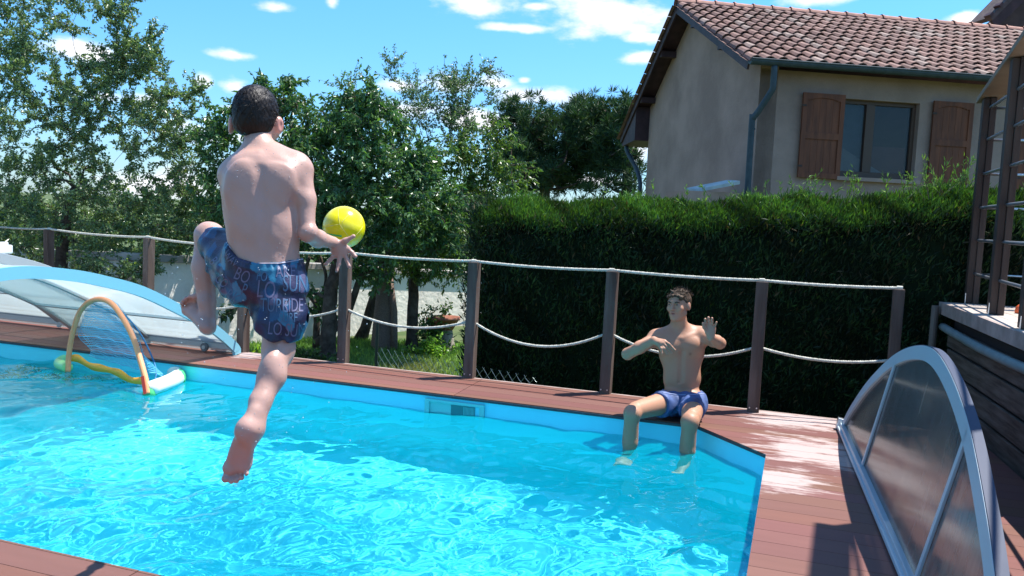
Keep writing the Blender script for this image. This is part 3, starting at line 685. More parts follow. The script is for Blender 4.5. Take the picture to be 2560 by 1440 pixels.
# cherry, centre
tree('cherry_tree', 'dense cherry tree with large dark glossy leaves directly behind the jumping boy', 'tree', pb(818, 893, 10.4, GZ),
     [(600, 330, 70, 60, 10.2, .5, 13), (560, 400, 50, 60, 10.2, .4, 9), (700, 270, 70, 50, 10.3, .5, 14), (700, 215, 40, 25, 10.2, .3, 4), (790, 330, 90, 60, 10.3, .6, 24), (880, 290, 60, 60, 10.3, .5, 14), (945, 330, 60, 70, 10.3, .5, 14), (935, 250, 15, 50, 10.3, .1, 4),
      (820, 430, 110, 90, 10.3, .8, 38), (950, 440, 110, 90, 10.4, .8, 34), (900, 540, 120, 80, 10.4, .8, 34), (1050, 420, 80, 60, 10.6, .6, 18), (1060, 520, 100, 70, 10.5, .7, 28), (1000, 610, 110, 50, 10.5, .6, 24), (780, 560, 60, 80, 10.6, .5, 12),
      (600, 560, 60, 90, 10.4, .5, 14), (540, 500, 50, 70, 10.2, .5, 10), (1110, 610, 50, 50, 10.6, .5, 10), (640, 640, 120, 30, 10.8, .4, 8), (920, 690, 60, 30, 10.6, .4, 6), (800, 760, 30, 60, 10.6, .3, 5), (700, 450, 60, 160, 10.8, .5, 20)],
     leaf=.076, width=.44, lpt=28, tw=.26, col=(.07, .15, .05), seed=3, trunk=[pb(822, 800, 10.4), pb(836, 690, 10.4), pb(850, 560, 10.4)], r0=.11, droop=.75, upness=.15, group='fruit trees behind the rope fence')
# forked limb at the left of the cherry trunk and right-going limb are separate stems of an old tree
tree('cherry_tree', 'airy bluish fruit tree reaching up beside the cherry, its long shoot pointing right', 'tree', pb(900, 800, 12.0, GZ),
     [(1000, 250, 60, 60, 12.2, .5, 12), (985, 190, 12, 40, 12.2, .1, 4), (1080, 240, 70, 60, 12.2, .5, 16), (1140, 210, 60, 40, 12.2, .4, 12), (1210, 190, 30, 18, 12.2, .2, 5), (1180, 240, 60, 40, 12.2, .4, 10), (1090, 320, 90, 60, 12.2, .6, 20), (1020, 330, 60, 60, 12.2, .5, 12), (1160, 320, 60, 50, 12.2, .5, 12), (880, 220, 30, 30, 12.2, .2, 4), (1130, 270, 60, 40, 12.2, .4, 12)],
     leaf=.044, width=.5, lpt=17, tw=.26, col=(.11, .18, .09), seed=4, trunk=[pb(960, 680, 12.0), pb(1000, 520, 12.0), pb(1050, 400, 12.0)], r0=.08, droop=.3, upness=.5, group='fruit trees behind the rope fence')
tree('fruit_tree', 'lighter green drooping fruit tree just left of the hedge, before the cream wall', 'tree', pb(1030, 820, 11.4, GZ),
     [(1180, 380, 60, 50, 11.6, .5, 14), (1250, 400, 45, 60, 11.6, .4, 12), (1200, 460, 60, 40, 11.6, .5, 14), (1130, 450, 70, 60, 11.6, .6, 18), (1150, 540, 40, 70, 11.0, .5, 12), (1060, 620, 90, 50, 11.3, .5, 16), (1290, 440, 40, 40, 11.6, .3, 7), (1000, 690, 80, 20, 11.3, .3, 6), (1110, 670, 50, 20, 11.3, .3, 5), (1235, 330, 30, 30, 11.6, .3, 5)],
     leaf=.068, width=.42, lpt=20, tw=.27, col=(.085, .155, .035), seed=5, trunk=[pb(1032, 740, 11.4), pb(1045, 660, 11.4), pb(1100, 560, 11.4)], r0=.085, droop=.9, upness=0, group='fruit trees behind the rope fence', yel=.25)
# old forked stem left of the cherry trunk
g = MB()
B0 = pb(790, 850, 11.0, GZ); J = pb(790, 760, 11.0)
for pts, r in (([B0, pb(792, 800, 11.0), J], (.05, .038)), ([J, pb(768, 725, 11.0), pb(764, 680, 11.0), pb(775, 640, 11)], (.035, .02)), ([J, pb(808, 730, 11.0), pb(815, 690, 11.0), pb(800, 640, 11)], (.03, .018)), ([B0+zd*.1, pb(858, 800, 10.8), pb(885, 740, 10.7), pb(905, 690, 10.7), pb(960, 650, 10.7)], (.06, .03))):
    c_ = smooth_curve([np.array(p) for p in pts], 4); g.tube(c_, np.linspace(r[0], r[1], len(c_)), 8)
setp(g.build('forked_stem', M['bark'], smooth=True), 'bare forked dark stem beside the thick cherry trunk, in front of the cream wall', 'tree stem')
# bushy trees beyond the wall
for i_, (bx, blobs, sd_2, cl2, lab) in enumerate(((60, [(-60, 560, 160, 90, 17, 1, 26), (120, 580, 160, 70, 17, 1, 26)], 61, (.07, .12, .05), 'grey green bushy tree beyond the wall, behind the plum tree'),
        (420, [(360, 575, 150, 70, 16.5, 1, 26), (520, 590, 100, 70, 16.5, 1, 18)], 62, (.06, .11, .04), 'mid green bushy tree beyond the wall, between plum tree and cherry tree'),
        (800, [(700, 590, 130, 80, 16, 1, 24), (860, 600, 120, 80, 16, 1, 24)], 63, (.045, .09, .03), 'dark bushy tree beyond the wall, hidden behind the cherry tree'),
        (1080, [(1010, 590, 110, 90, 16, 1, 22), (1140, 570, 90, 100, 16, 1, 22)], 64, (.055, .11, .035), 'bushy tree beyond the wall beside the hedge end'))):
    tree('bushy_tree', lab, 'tree', pb(bx, 700, blobs[0][4], GZ), blobs, leaf=.13, width=.55, lpt=24, tw=.42, col=cl2, seed=sd_2, trunk=[pb(bx, 620, blobs[0][4]), pb(bx+10, 560, blobs[0][4])], r0=.1, droop=.3, group='bushy trees beyond the wall')
# pines, far
def pine(label, base, blobs, trunks, seed, nt_=34, tl=.42, col=(.035, .075, .035), r0=.22):
    rs = np.random.default_rng(seed); t = thing('pine_tree', label, 'pine tree', base, 'dark pines behind the hedge')
    A = []
    for (x, y, rx, ry, D, rD, n_) in blobs:
        s = D/FPX; q = rs.normal(size=(n_, 3)); q /= np.linalg.norm(q, axis=1)[:, None]; q *= rs.uniform(.2, 1, (n_, 1))**.5
        A.append(at(x, y, D)+q*np.array([rx*s, rD, ry*s]))
    A = np.concatenate(A); g = MB(); nodes = []
    for tr in trunks:
        c_ = smooth_curve([np.array(p) for p in tr], 6); g.tube(c_, np.linspace(r0, r0*.35, len(c_)), 8); nodes += list(c_[len(c_)//4:])
    P = []; D_ = []
    for a in A[np.argsort(-A[:, 2])[::-1]]:
        ND = np.array(nodes); d = np.linalg.norm(ND-a, axis=1); j = int(np.argmin(d+.5*np.maximum(0, ND[:, 2]-a[2]))); s = nodes[j]; l = d[j]
        mid = (s+a)/2-np.array([0, 0, .08*l]); g.tube([s, mid, a], [.05, .035, .02], 4, cap=False); nodes += [mid, a]
        for q in range(5):
            c = a+rs.normal(size=3)*.22
            dr = rs.normal(size=(nt_, 3)); dr[:, 2] += .7; dr /= np.linalg.norm(dr, axis=1)[:, None]
            P.append(np.repeat(c[None], nt_, 0)+dr*.02); D_.append(dr)
    g.build('trunk', M['bark'], t, smooth=True)
    P = np.concatenate(P); D_ = np.concatenate(D_)
    leaf_mesh('crown', P, D_, tl*.62, .11, leafcols(len(P), col, .4, rs, .2), M['needle'], t, rs, curl=0)
D = 27.0
pine('broad dark pine rising behind the hedge, just left of the house', pb(1370, 640, D, GZ),
     [(1500, 290, 60, 30, D, 2, 26), (1440, 300, 70, 30, D, 2, 26), (1270, 285, 30, 25, D, 1, 9), (1330, 300, 50, 30, D, 1.5, 14), (1400, 350, 110, 45, D, 2, 40), (1500, 360, 60, 50, D, 2, 28), (1300, 370, 60, 50, D, 2, 24), (1380, 420, 120, 40, D, 2, 40), (1490, 400, 50, 25, D, 2, 14), (1290, 440, 70, 40, D, 2, 20), (1430, 460, 60, 20, D, 1.5, 7)],
     [[pb(1350, 560, D, GZ), pb(1362, 470, D), pb(1350, 420, D), pb(1330, 330, D)], [pb(1362, 470, D), pb(1405, 400, D), pb(1425, 330, D), pb(1470, 290, D)]], 7)
pine('slim dark pine with bare side branches touching the rear eave of the house', pb(1566, 700, 25, GZ),
     [(1570, 285, 20, 20, 25, 1, 7), (1555, 330, 25, 40, 25, 1, 7), (1580, 420, 30, 50, 25, 1, 8), (1550, 470, 40, 25, 25, 1, 4), (1540, 400, 40, 40, 25, 1, 6)],
     [[pb(1564, 620, 25, GZ), pb(1567, 450, 25), pb(1575, 360, 25), pb(1572, 270, 25)]], 8, r0=.17)
# ---------------------------------------------------------------- hedge
hg = thing('conifer_hedge', 'tall clipped conifer hedge, shade-dark face and sun-bright green top, behind the rope fence', 'hedge', uvz(0, 2.4, GZ))
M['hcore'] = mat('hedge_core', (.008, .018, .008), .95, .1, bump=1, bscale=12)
def htop(u): return np.interp(u, [-2.7, -2.3, -1, 0, 1.2, 2, 4.5, 8], [1.56, 1.63, 1.66, 1.70, 1.79, 1.88, 1.93, 1.95])+.018*np.sin(u*4.3)+.012*np.sin(u*9.7+2)
g = MB(); us = np.linspace(-2.50, 8, 40)
V = []
for u in us:
    h_ = htop(u)-.22; e_ = .12 if u < -2.4 else 0
    V += [uvz(u, 2.12+e_, GZ), uvz(u, 2.12+e_, h_-.20-e_), uvz(u, 2.42, h_), uvz(u, 3.0, h_), uvz(u, 3.2, GZ)]
F = [(i*5+j, i*5+j+1, (i+1)*5+j+1, (i+1)*5+j) for i in range(len(us)-1) for j in range(4)]+[(0, 1, 2, 3, 4)]
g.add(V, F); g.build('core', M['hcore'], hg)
rs = np.random.default_rng(21)
def hedge_sprays(n_, area):
    if area == 'face': u = rs.uniform(-2.55, 4.6, n_); z = GZ+.1+rs.random(n_)*(htop(u)-.25-GZ-.1); P = O+u[:, None]*ud+(rs.uniform(2.0, 2.14, n_)+.035*np.sin(u*3.7+z*2)+.03*np.sin(u*8.1-z*5))[:, None]*vd+z[:, None]*zd; D_ = -vd*.55+zd*.75
    elif area == 'end': v = rs.uniform(2.05, 3.1, n_); z = GZ+.1+rs.random(n_)*1.95; P = O+rs.uniform(-2.66, -2.48, n_)[:, None]*ud+v[:, None]*vd+z[:, None]*zd; D_ = -ud*.55+zd*.75
    elif area == 'slope': u = rs.uniform(-2.6, 7, n_); t = rs.random(n_); h_ = htop(u); P = O+u[:, None]*ud+(2.06+.34*t)[:, None]*vd+(h_-.36+.26*np.sqrt(t)+rs.normal(size=n_)*.025)[:, None]*zd; D_ = -vd*.35+zd*.9
    else: u = rs.uniform(-2.6, 7.5, n_); t = rs.random(n_); h_ = htop(u)+.03*np.sin(u*5)+.025*np.sin(u*11.3+1); P = O+u[:, None]*ud+(2.35+.75*t)[:, None]*vd+(h_-.13+rs.normal(size=n_)*.03)[:, None]*zd; D_ = zd*1.
    D_ = D_+rs.normal(size=(n_, 3))*.42+np.array([.25, 0, 0]); return P, D_
for nm, area, n_, size, wdt, col in (('foliage', 'face', 34000, .075, .22, (.019, .046, .016)), ('foliage', 'end', 6000, .09, .2, (.018, .042, .013)), ('foliage', 'slope', 64000, .068, .16, (.068, .15, .028)), ('foliage', 'top', 46000, .075, .15, (.082, .17, .032))):  # face and end coloured darker for shade, slope and top lighter for sun
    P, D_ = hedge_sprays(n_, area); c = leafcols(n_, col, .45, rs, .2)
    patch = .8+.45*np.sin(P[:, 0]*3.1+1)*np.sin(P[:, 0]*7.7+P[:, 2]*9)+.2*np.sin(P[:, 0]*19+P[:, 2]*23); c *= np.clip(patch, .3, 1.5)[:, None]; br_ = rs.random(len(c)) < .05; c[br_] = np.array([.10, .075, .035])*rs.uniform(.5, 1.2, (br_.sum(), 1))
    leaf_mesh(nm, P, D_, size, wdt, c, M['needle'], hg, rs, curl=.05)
# stray shoots on top
P = []; D_ = []; g = MB()
for k in range(90):
    u = rs.choice([rs.uniform(-2.5, 7), rs.uniform(.5, 2.6), rs.uniform(-.3, 2.2)]); l = rs.uniform(.06, .20)*(1.5 if u > .4 else 1); b_ = uvz(u, rs.uniform(2.15, 2.5), htop(u)-.12)
    d = np.array([rs.normal()*.55, -.2, 1.]); d /= np.linalg.norm(d); e = b_+d*(l+.08); g.tube([b_, e], [.003, .0012], 3, cap=False)
    m_ = 16; t = rs.uniform(.2, 1, m_)[:, None]; P.append(b_+(e-b_)*t); D_.append(d*.9+rs.normal(size=(m_, 3))*.4)
g.build('shoot_stems', M['barkl'], hg); P = np.concatenate(P); D_ = np.concatenate(D_)
leaf_mesh('foliage', P, D_, .05, .2, leafcols(len(P), (.12, .22, .05), .4, rs), M['needle'], hg, rs, curl=.05)
# side sprays against the wall
P = []; D_ = []; g = MB()
for k in range(34):
    z = rs.uniform(-.3, 1.5); b_ = uvz(-2.45, rs.uniform(2.1, 2.6), z); d = -ud*1+zd*rs.uniform(-.1, .5)+rs.normal(size=3)*.15; d /= np.linalg.norm(d); e = b_+d*rs.uniform(.15, .42); g.tube([b_, (b_+e)/2+zd*.02, e], [.004, .003, .0015], 3, cap=False)
    m_ = 20; t = rs.uniform(.2, 1, m_)[:, None]; P.append(b_+(e-b_)*t); D_.append(d*.8+rs.normal(size=(m_, 3))*.5)
g.build('side_stems', M['barkl'], hg); P = np.concatenate(P); D_ = np.concatenate(D_)
leaf_mesh('foliage', P, D_, .07, .16, leafcols(len(P), (.05, .11, .05), .4, rs), M['needle'], hg, rs, curl=.05)
# ---------------------------------------------------------------- grass and small plants
n_ = 42000; P = np.stack([rs.uniform(-4.6, .3, n_), rs.uniform(7.3, 12.0, n_), np.full(n_, GZ)], 1)
D_ = np.array([0, 0, 1.])+rs.normal(size=(n_, 3))*.5; D_[:, 2] = np.abs(D_[:, 2])+.3
sz = .05+.06*(.5+.5*np.sin(P[:, 0]*2.3)*np.sin(P[:, 1]*1.9))+np.clip((P[:, 1]-10.2)*.07, 0, .12)
c = leafcols(n_, (.17, .31, .08), .4, rs, .2); dry = np.exp(-(((P[:, 0]+1.15)/.45)**2+((P[:, 1]-9.8)/.9)**2))+.6*np.exp(-(((P[:, 0]+2.)/.5)**2+((P[:, 1]-9.2)/.3)**2))
c = c*(1-dry[:, None]*.6)+np.array([.30, .22, .12])*dry[:, None]*.6
o = leaf_mesh('lawn_grass', P, D_, sz[:, None][:, 0].reshape(-1, 1)[:, 0] if False else .085, .14, c, M['leafm'], None, rs, curl=.1)
setp(o, 'rough green grass with dry patches between the deck and the cream wall', 'grass', kind='stuff')
def shrub(name, label, cat, c, r, n_, leaf, col, seed, width=.5, mt='leafc', group=None, stems=14):
    rs = np.random.default_rng(seed); c = np.array(c, float); t = thing(name, label, cat, c, group); g = MB(); P = []; D_ = []
    for k in range(stems):
        d = rs.normal(size=3)*np.array([1, 1, .5]); d[2] = abs(d[2])+.5; e = c+d/np.linalg.norm(d)*np.array(r)*rs.uniform(.6, 1.1); g.tube([c, (c+e)/2+rs.normal(size=3)*.03, e], [.006, .004, .002], 4, cap=False)
        m_ = n_//stems; q = rs.uniform(.25, 1, m_)[:, None]; P.append(c+(e-c)*q+rs.normal(size=(m_, 3))*.035); D_.append(rs.normal(size=(m_, 3))+np.array([0, 0, .2]))
    g.build('stem', M['bark'], t); P = np.concatenate(P); D_ = np.concatenate(D_)
    leaf_mesh('foliage', P, D_, leaf, width, leafcols(len(P), col, .35, rs, .2), M[mt], t, rs); return t
shrub('shrub', 'small leafy shrub growing beside the trunk in front of the cream wall', 'shrub', pb(1080, 830, 11.5, GZ), (.35, .3, .75), 900, .06, (.07, .15, .035), 31, stems=22)
shrub('weed_clump', 'bright green weed clump at the foot of the terracotta pot', 'plant', pb(1075, 860, 10.9, GZ), (.4, .25, .30), 700, .06, (.14, .28, .04), 32, stems=20)
shrub('weed_clump', 'low dark leafy clump under the cherry trunk', 'plant', pb(775, 890, 9.9, GZ), (.35, .2, .28), 500, .06, (.05, .10, .03), 33, stems=24)
shrub('weed_clump', 'yellow green seedling behind the fence post by the jumping foot', 'plant', pb(650, 880, 9.2, GZ), (.16, .16, .42), 200, .07, (.22, .38, .04), 34, stems=10)
0 and shrub('ivy_clump', 'ivy growing up the low trunk beside the deck edge', 'plant', pb(760, 850, 10.3, GZ), (.3, .2, .75), 700, .07, (.045, .10, .03), 35, stems=20)
# overhanging leafy twig
rs = np.random.default_rng(40); tw_ = thing('leafy_branch', 'dark leafy twig hanging before the cream wall left of the fence post', 'branch', pb(600, 762, 8.6))
g = MB(); a = pb(640, 690, 8.9); b_ = pb(598, 765, 8.6); e1 = pb(548, 770, 8.5); e2 = pb(545, 795, 8.5)
g.tube(smooth_curve([pb(700, 640, 9.6), a, b_, e1], 4), .005, 5); g.tube([b_, pb(575, 782, 8.55), e2], .004, 5); g.build('stem', M['bark'], tw_)
P = np.concatenate([pb(598, 765, 8.6)+(e1-b_)*rs.uniform(-.1, 1, (16, 1)), b_+(e2-b_)*rs.uniform(.1, 1, (22, 1)), b_+(a-b_)*rs.uniform(0, 1, (16, 1))])+rs.normal(size=(54, 3))*.03
leaf_mesh('foliage', P, rs.normal(size=(54, 3))*.6+np.array([-.3, 0, -.7]), .085, .5, leafcols(54, (.02, .05, .02), .3, rs, .0), M['leafm'], tw_, rs)
# ---------------------------------------------------------------- items by the wall
M['wicker'] = mat('wicker_weave', (.26, .19, .155), .85, .2, var=.35, vscale=60, stretch=(1, 1, 4), bump=1, bscale=90)
wk = thing('wicker_screen', 'brown woven wicker screen rolled into a cone against the cream wall', 'wicker screen', pb(962, 850, 11.3, GZ))
c0 = pb(960, 850, 11.3, GZ); rows = []; nrow = 46
for i in range(nrow):
    t = i/(nrow-1); r = .175-.08*t**1.3+(.004 if i % 2 else 0); a = np.linspace(0, 2*pi, 40, endpoint=False)
    rows.append(np.stack([c0[0]+np.cos(a)*(r+.004*np.sin(a*20+(i % 2)*pi)), c0[1]+np.sin(a)*r*.8, np.full(40, GZ+.0+t*1.05)], 1))
V = np.concatenate(rows); F = [(i*40+j, i*40+(j+1) % 40, (i+1)*40+(j+1) % 40, (i+1)*40+j) for i in range(nrow-1) for j in range(40)]+[tuple((nrow-1)*40+j for j in range(40))]
g = MB(); g.add(V, F); g.build('weave', M['wicker'], wk, smooth=True)
g = MB(); q = c0+np.array([.16, -.12, 0]); g.tube([q, q+np.array([-.02, .02, .55]), q+np.array([-.09, .06, 1.02])], [.05, .045, .03], 10); g.build('loose_flap', M['wicker'], wk, smooth=True)
M['terra'] = mat('terracotta', (.34, .13, .08), .8, var=.2, vscale=12)
for (x, y, r, lab) in ((1115, 795, .19, 'wide terracotta bowl by the cream wall, nearer the hedge'), (1090, 800, .14, 'smaller terracotta bowl half hidden behind the wide one')):
    g = MB(); c = pb(x, y, 11.6); n_ = 24; a = np.linspace(0, 2*pi, n_, endpoint=False)
    pr = [(r*.55, -.16), (r*.95, -.02), (r*1.05, -.02), (r*1.05, .02), (r*.95, .02), (r*.9, -.03), (.0, -.05)]
    V = [c+np.array([q*cos(t), q*sin(t), z]) for q, z in pr for t in a]; F = [(i*n_+j, i*n_+(j+1) % n_, (i+1)*n_+(j+1) % n_, (i+1)*n_+j) for i in range(len(pr)-1) for j in range(n_)]+[tuple(range(n_))[::-1]]
    g.add(V, F); setp(g.build('terracotta_bowl', M['terra'], smooth=True), lab, 'plant pot', 'terracotta bowls by the wall')
    g = MB(); g.tube([c+np.array([0, 0, -.16]), np.array([c[0], c[1], GZ])], [r*.5, r*.8], 14); setp(g.build('stone_stand', mat('rough_stone', (.3, .26, .2), .9, var=.2)), 'rough stone under the '+('wide' if r > .15 else 'smaller')+' terracotta bowl', 'stone')
wf = thing('wire_fence', 'thin green wire mesh fence with a slim dark stake beyond the deck', 'fence', pb(938, 915, 9.2, GZ))
M['wire'] = mat('galvanised_wire', (.35, .42, .42), .4, metal=.6); M['stake'] = mat('dark_stake', (.015, .03, .025), .5)
s0 = pb(940, 925, 8.9, GZ); g = MB(); g.tube([s0, s0+zd*.72], .018, 8); g.build('stake', M['stake'], wf)
s1 = uvz(-1.6, 1.35, GZ); g = MB(); L_ = np.linalg.norm(s1-s0); dd = (s1-s0)/L_; hh = .44; st = .1
for k in np.arange(-hh, L_, st):
    for sg in (1, -1):
        a0 = max(0, k); b0 = min(L_, k+hh); 
        if b0 <= a0: continue
        za, zb = (a0-k), (b0-k)
        if sg < 0: za, zb = hh-za, hh-zb
        n_ = 6; pp = [s0+dd*(a0+(b0-a0)*t)+zd*(za+(zb-za)*t)+wnrm*.006*((i % 2)*2-1) for i, t in enumerate(np.linspace(0, 1, n_))]
        g.tube(pp, .0016, 4, cap=False)
g.build('mesh', M['wire'], wf)
#@@PART4
# ---------------------------------------------------------------- house
HA = RAD(8); hs = np.array([cos(HA), sin(HA), 0]); ht = np.array([-hs[1], hs[0], 0]); HN = np.array([3.67, 13.0, 0])
def H(s, t, z): return HN+hs*s+ht*t+zd*z
HAX = (hs, ht, zd)
M['stucco'] = mat('beige_stucco', (.37, .24, .195), .92, .15, var=.16, vscale=1.1, bump=.7, bscale=30)
M['tile'] = tint_mat('clay_roof_tile', .7, .3, vscale=9, var=.25, bump=.3, bscale=60)
M['board'] = mat('dark_stained_board', (.055, .026, .028), .6, .35, var=.3, vscale=5)
M['zinc'] = mat('zinc_gutter', (.045, .062, .072), .6, .35, var=.2, vscale=8)
M['shut'] = mat('red_brown_shutter', (.22, .068, .032), .65, .3, col2=(.13, .042, .022), vscale=4, stretch=(3, 3, .4))
M['frame'] = mat('brown_window_frame', (.085, .042, .025), .55)
M['glass'] = mat('window_glass', (.03, .04, .05), .05, .5, alpha=.45)
M['pane_backing'] = mat('grey_sheet', (.22, .28, .32), .8)
house = thing('house', 'beige rendered house with clay tiled roof and red brown shutters behind the hedge', 'house', H(0, 0, GZ))
# walls with a window opening in the facade
W0 = .35; S0 = .10; S1 = 9.0; TB = 6.15
def wallbox(g, s0, s1, t0, t1, z0, z1): g.box(H((s0+s1)/2, (t0+t1)/2, (z0+z1)/2), s1-s0, t1-t0, z1-z0, HAX)
g = MB()
wins = [(1.52, 2.83, 2.26, 3.49), (5.35, 6.65, 2.26, 3.49)]
xs = S0
for (a, b_, c, d) in wins:
    wallbox(g, xs, a, W0, W0+.3, GZ, 3.86); wallbox(g, a, b_, W0, W0+.3, GZ, c); wallbox(g, a, b_, W0, W0+.3, d, 3.86); xs = b_
wallbox(g, xs, S1, W0, W0+.3, GZ, 3.86)
g.build('front_wall', M['stucco'], house)
EF, EB, AP = 3.86, 3.30, 5.52; TA = 3.62
g = MB()
def under(t): return EF+(AP-EF)*t/TA-.03 if t < TA else AP+(EB-AP)*(t-TA)/(7.25-TA)-.03
poly = [H(S0-.002, W0, GZ), H(S0-.002, TB, GZ), H(S0-.002, TB, under(TB)), H(S0-.002, TA, under(TA)), H(S0-.002, W0, under(W0))]
g.prism(poly, hs*.3); g.build('gable_wall', M['stucco'], house)
g = MB(); wallbox(g, S0, S1, TB-.3, TB-.002, GZ, 3.35); wallbox(g, S0+.32, S1, W0+.32, TB-.32, GZ, 2.0); g.build('rear_wall', M['stucco'], house)
# roof deck (boards under tiles)
SL, SR = -.26, 8.6
def slope_pts(sd_):
    return (np.array([-.0, EF]), np.array([TA, AP])) if sd_ == 0 else (np.array([7.25, EB]), np.array([TA, AP]))
g = MB()
for sd_ in (0, 1):
    a, b_ = slope_pts(sd_); n2 = np.array([-(b_-a)[1], (b_-a)[0]]); n2 = n2/np.linalg.norm(n2); n2 = n2 if n2[1] > 0 else -n2
    q = [a, b_, b_+n2*.05, a+n2*.05]
    g.prism([H(SL+.03, p[0], p[1]) for p in q], hs*(SR-SL-.03))
g.build('soffit', M['board'], house)
g = MB()
for sd_ in (0, 1):
    a, b_ = slope_pts(sd_); n2 = np.array([-(b_-a)[1], (b_-a)[0]]); n2 = n2/np.linalg.norm(n2); n2 = n2 if n2[1] > 0 else -n2
    q = [a-n2*.10, b_-np.array([0, .115]), b_+n2*.075, a+n2*.075]
    g.prism([H(SL, p[0], p[1]) for p in q], hs*.035)
g.build('bargeboard', M['board'], house, bevel=.004)
# purlin ends under the verge
for (t, z, hh) in ((1.35, under(1.35)-.10, .17), (2.78, under(2.78)-.10, .17), (4.6, under(4.6)-.10, .17), (5.85, under(5.85)-.10, .17)):
    g = MB(); g.prism([H(SL+.04, t-.07, z+hh/2), H(SL+.04, t+.07, z+hh/2), H(SL+.04, t+.07, z-hh/2+.05), H(SL+.04, t-.07, z-hh/2+.05)], hs*.36)
    g.build('purlin_end', M['board'], house)
# rear soffit box end
g = MB(); g.prism([H(SL+.036, TB, under(TB)), H(SL+.036, 7.2, EB-.06), H(SL+.036, 7.2, EB-.16), H(SL+.036, TB, EB-.10)], hs*1.0); g.build('boxed_eave', M['board'], house)
# canal tiles
rs = np.random.default_rng(9)
def tiles(sd_, pitch=.212, step=.335, S_l=SL-.01, S_r=SR):
    a, b_ = slope_pts(sd_); Ls = np.linalg.norm(b_-a); e = (b_-a)/Ls; n2 = np.array([-e[1], e[0]]); n2 = n2 if n2[1] > 0 else -n2
    nrow = int(Ls/step)+1; ncol = int((S_r-S_l)/pitch); V = []; F = []; Cc = []; k = 0; na = 7
    ang = np.linspace(0, pi, na)
    for i in range(ncol):
        s = S_l+.09+i*pitch
        for j in range(nrow):
            l0 = -.09+j*step; l1 = min(l0+step+.05, Ls+.02); c = np.array([.20, .115, .09])*rs.uniform(.75, 1.22)
            if rs.random() < .15: c = c*.6+np.array([.22, .19, .16])*.6
            ds = rs.normal()*.004; lift = rs.normal()*.002
            for (l, r, h_) in ((l0, .098, .072), (l1, .080, .05)):
                base = a+e*l
                for q in ang:
                    w_ = s+ds+r*cos(q); hh = h_-.012+.085*sin(q)*r/.09+lift
                    p = base+n2*hh; V.append(H(w_, p[0], p[1]))
                for q in ang:   # inner skin at the lower end for thickness
                    w_ = s+ds+(r-.014)*cos(q); hh = h_-.012+(.085*sin(q))*(r-.014)/.09+lift
                    p = base+n2*hh; V.append(H(w_, p[0], p[1]))
            for q in range(na-1):
                F.append((k+q, k+q+1, k+2*na+q+1, k+2*na+q)); F.append((k+q, k+na+q, k+na+q+1, k+q+1)); F.append((k+na+q, k+3*na+q, k+3*na+q+1, k+na+q+1))
            Cc += [c]*(4*na); k += 4*na
        # channel below: flat dark strip
    for i in range(ncol+1):
        s = S_l+.09+(i-.5)*pitch; c = np.array([.16, .085, .065])
        for j in range(nrow):
            l0 = -.06+j*step; l1 = min(l0+step, Ls)
            for l, hh in ((l0, .062), (l1, .050)):
                for w_ in (-.05, 0, .05):
                    p = a+e*l+n2*(hh-(.018 if w_ == 0 else 0)); V.append(H(s+w_, p[0], p[1]))
            F += [(k, k+1, k+4, k+3), (k+1, k+2, k+5, k+4)]; Cc += [c]*6; k += 6
    return np.array(V), np.array(F), np.array(Cc)
for sd_ in (0, 1):
    V, F, Cc = tiles(sd_); fast_mesh('roof', V, F, M['tile'], house, smooth=False, col=Cc)
# ridge tiles
V = []; F = []; Cc = []; k = 0; na = 9; ang = np.linspace(-.15, pi+.15, na)
s = SL-.02
while s < SR:
    c = np.array([.30, .14, .105])*rs.uniform(.8, 1.25)
    for (q_, r) in ((s, .125), (s+.03, .125), (s+.031, .112), (s+.42, .10)):
        for q in ang: V.append(H(q_, TA+r*cos(q), AP+.065+r*sin(q)))
    for m_ in range(3):
        for q in range(na-1): F.append((k+m_*na+q, k+m_*na+q+1, k+(m_+1)*na+q+1, k+(m_+1)*na+q))
    Cc += [c]*(4*na); k += 4*na; s += .385
fast_mesh('ridge', np.array(V), np.array(F), M['tile'], house, col=np.array(Cc))
# gutter
g = MB(); a = np.linspace(pi, 2*pi, 9); R_ = .078
cs = [( -.075+R_*cos(q), 3.905+R_*sin(q)) for q in a]+[(-.075+(R_-.008)*cos(q), 3.905+(R_-.008)*sin(q)) for q in a[::-1]]
g.prism([H(SL+.0, p[0], p[1]) for p in cs], hs*(SR-SL)); g.prism([H(SL-.004, p[0], p[1]) for p in cs[:9]], hs*.006)
g.tube([H(SL, -.075-R_, 3.91), H(SR, -.075-R_, 3.91)], .012, 8)
for q in np.arange(1.9, SR, 2.2): g.prism([H(q, -.075+(R_+.004)*cos(t), 3.905+(R_+.004)*sin(t)) for t in a]+[H(q, -.075+(R_-.002)*cos(t), 3.905+(R_-.002)*sin(t)) for t in a[::-1]], hs*.03)
g.build('gutter', M['zinc'], house)
dp = smooth_curve([np.array(p) for p in (H(.13, -.075, 3.83), H(.13, -.075, 3.56), H(.12, -.05, 3.46), H(-.0, .08, 3.18), H(-.06, .14, 3.06), H(-.07, .15, 2.96), H(-.06, .15, 1.2), H(-.06, .15, GZ))], 5)
dp[:, :2] += 0
g = MB(); g.tube(dp, .048, 12); dpo = g.build('downspout', M['zinc'], house, smooth=True)
for z in (2.9, 1.9): g = MB(); g.tube([H(-.065, .15, z-.012), H(-.065, .15, z+.012)], .055, 12); g.build('collar', M['zinc'], dpo)
dp = smooth_curve([np.array(p) for p in (H(-.14, 7.1, 3.2), H(-.14, 7.0, 3.0), H(-.02, 6.6, 2.6), H(.0, 6.3, 2.3), H(.0, 6.25, 2.0), H(.0, 6.25, 0))], 5)
g = MB(); g.tube(dp, .05, 10); g.build('downspout', M['zinc'], house, smooth=True)
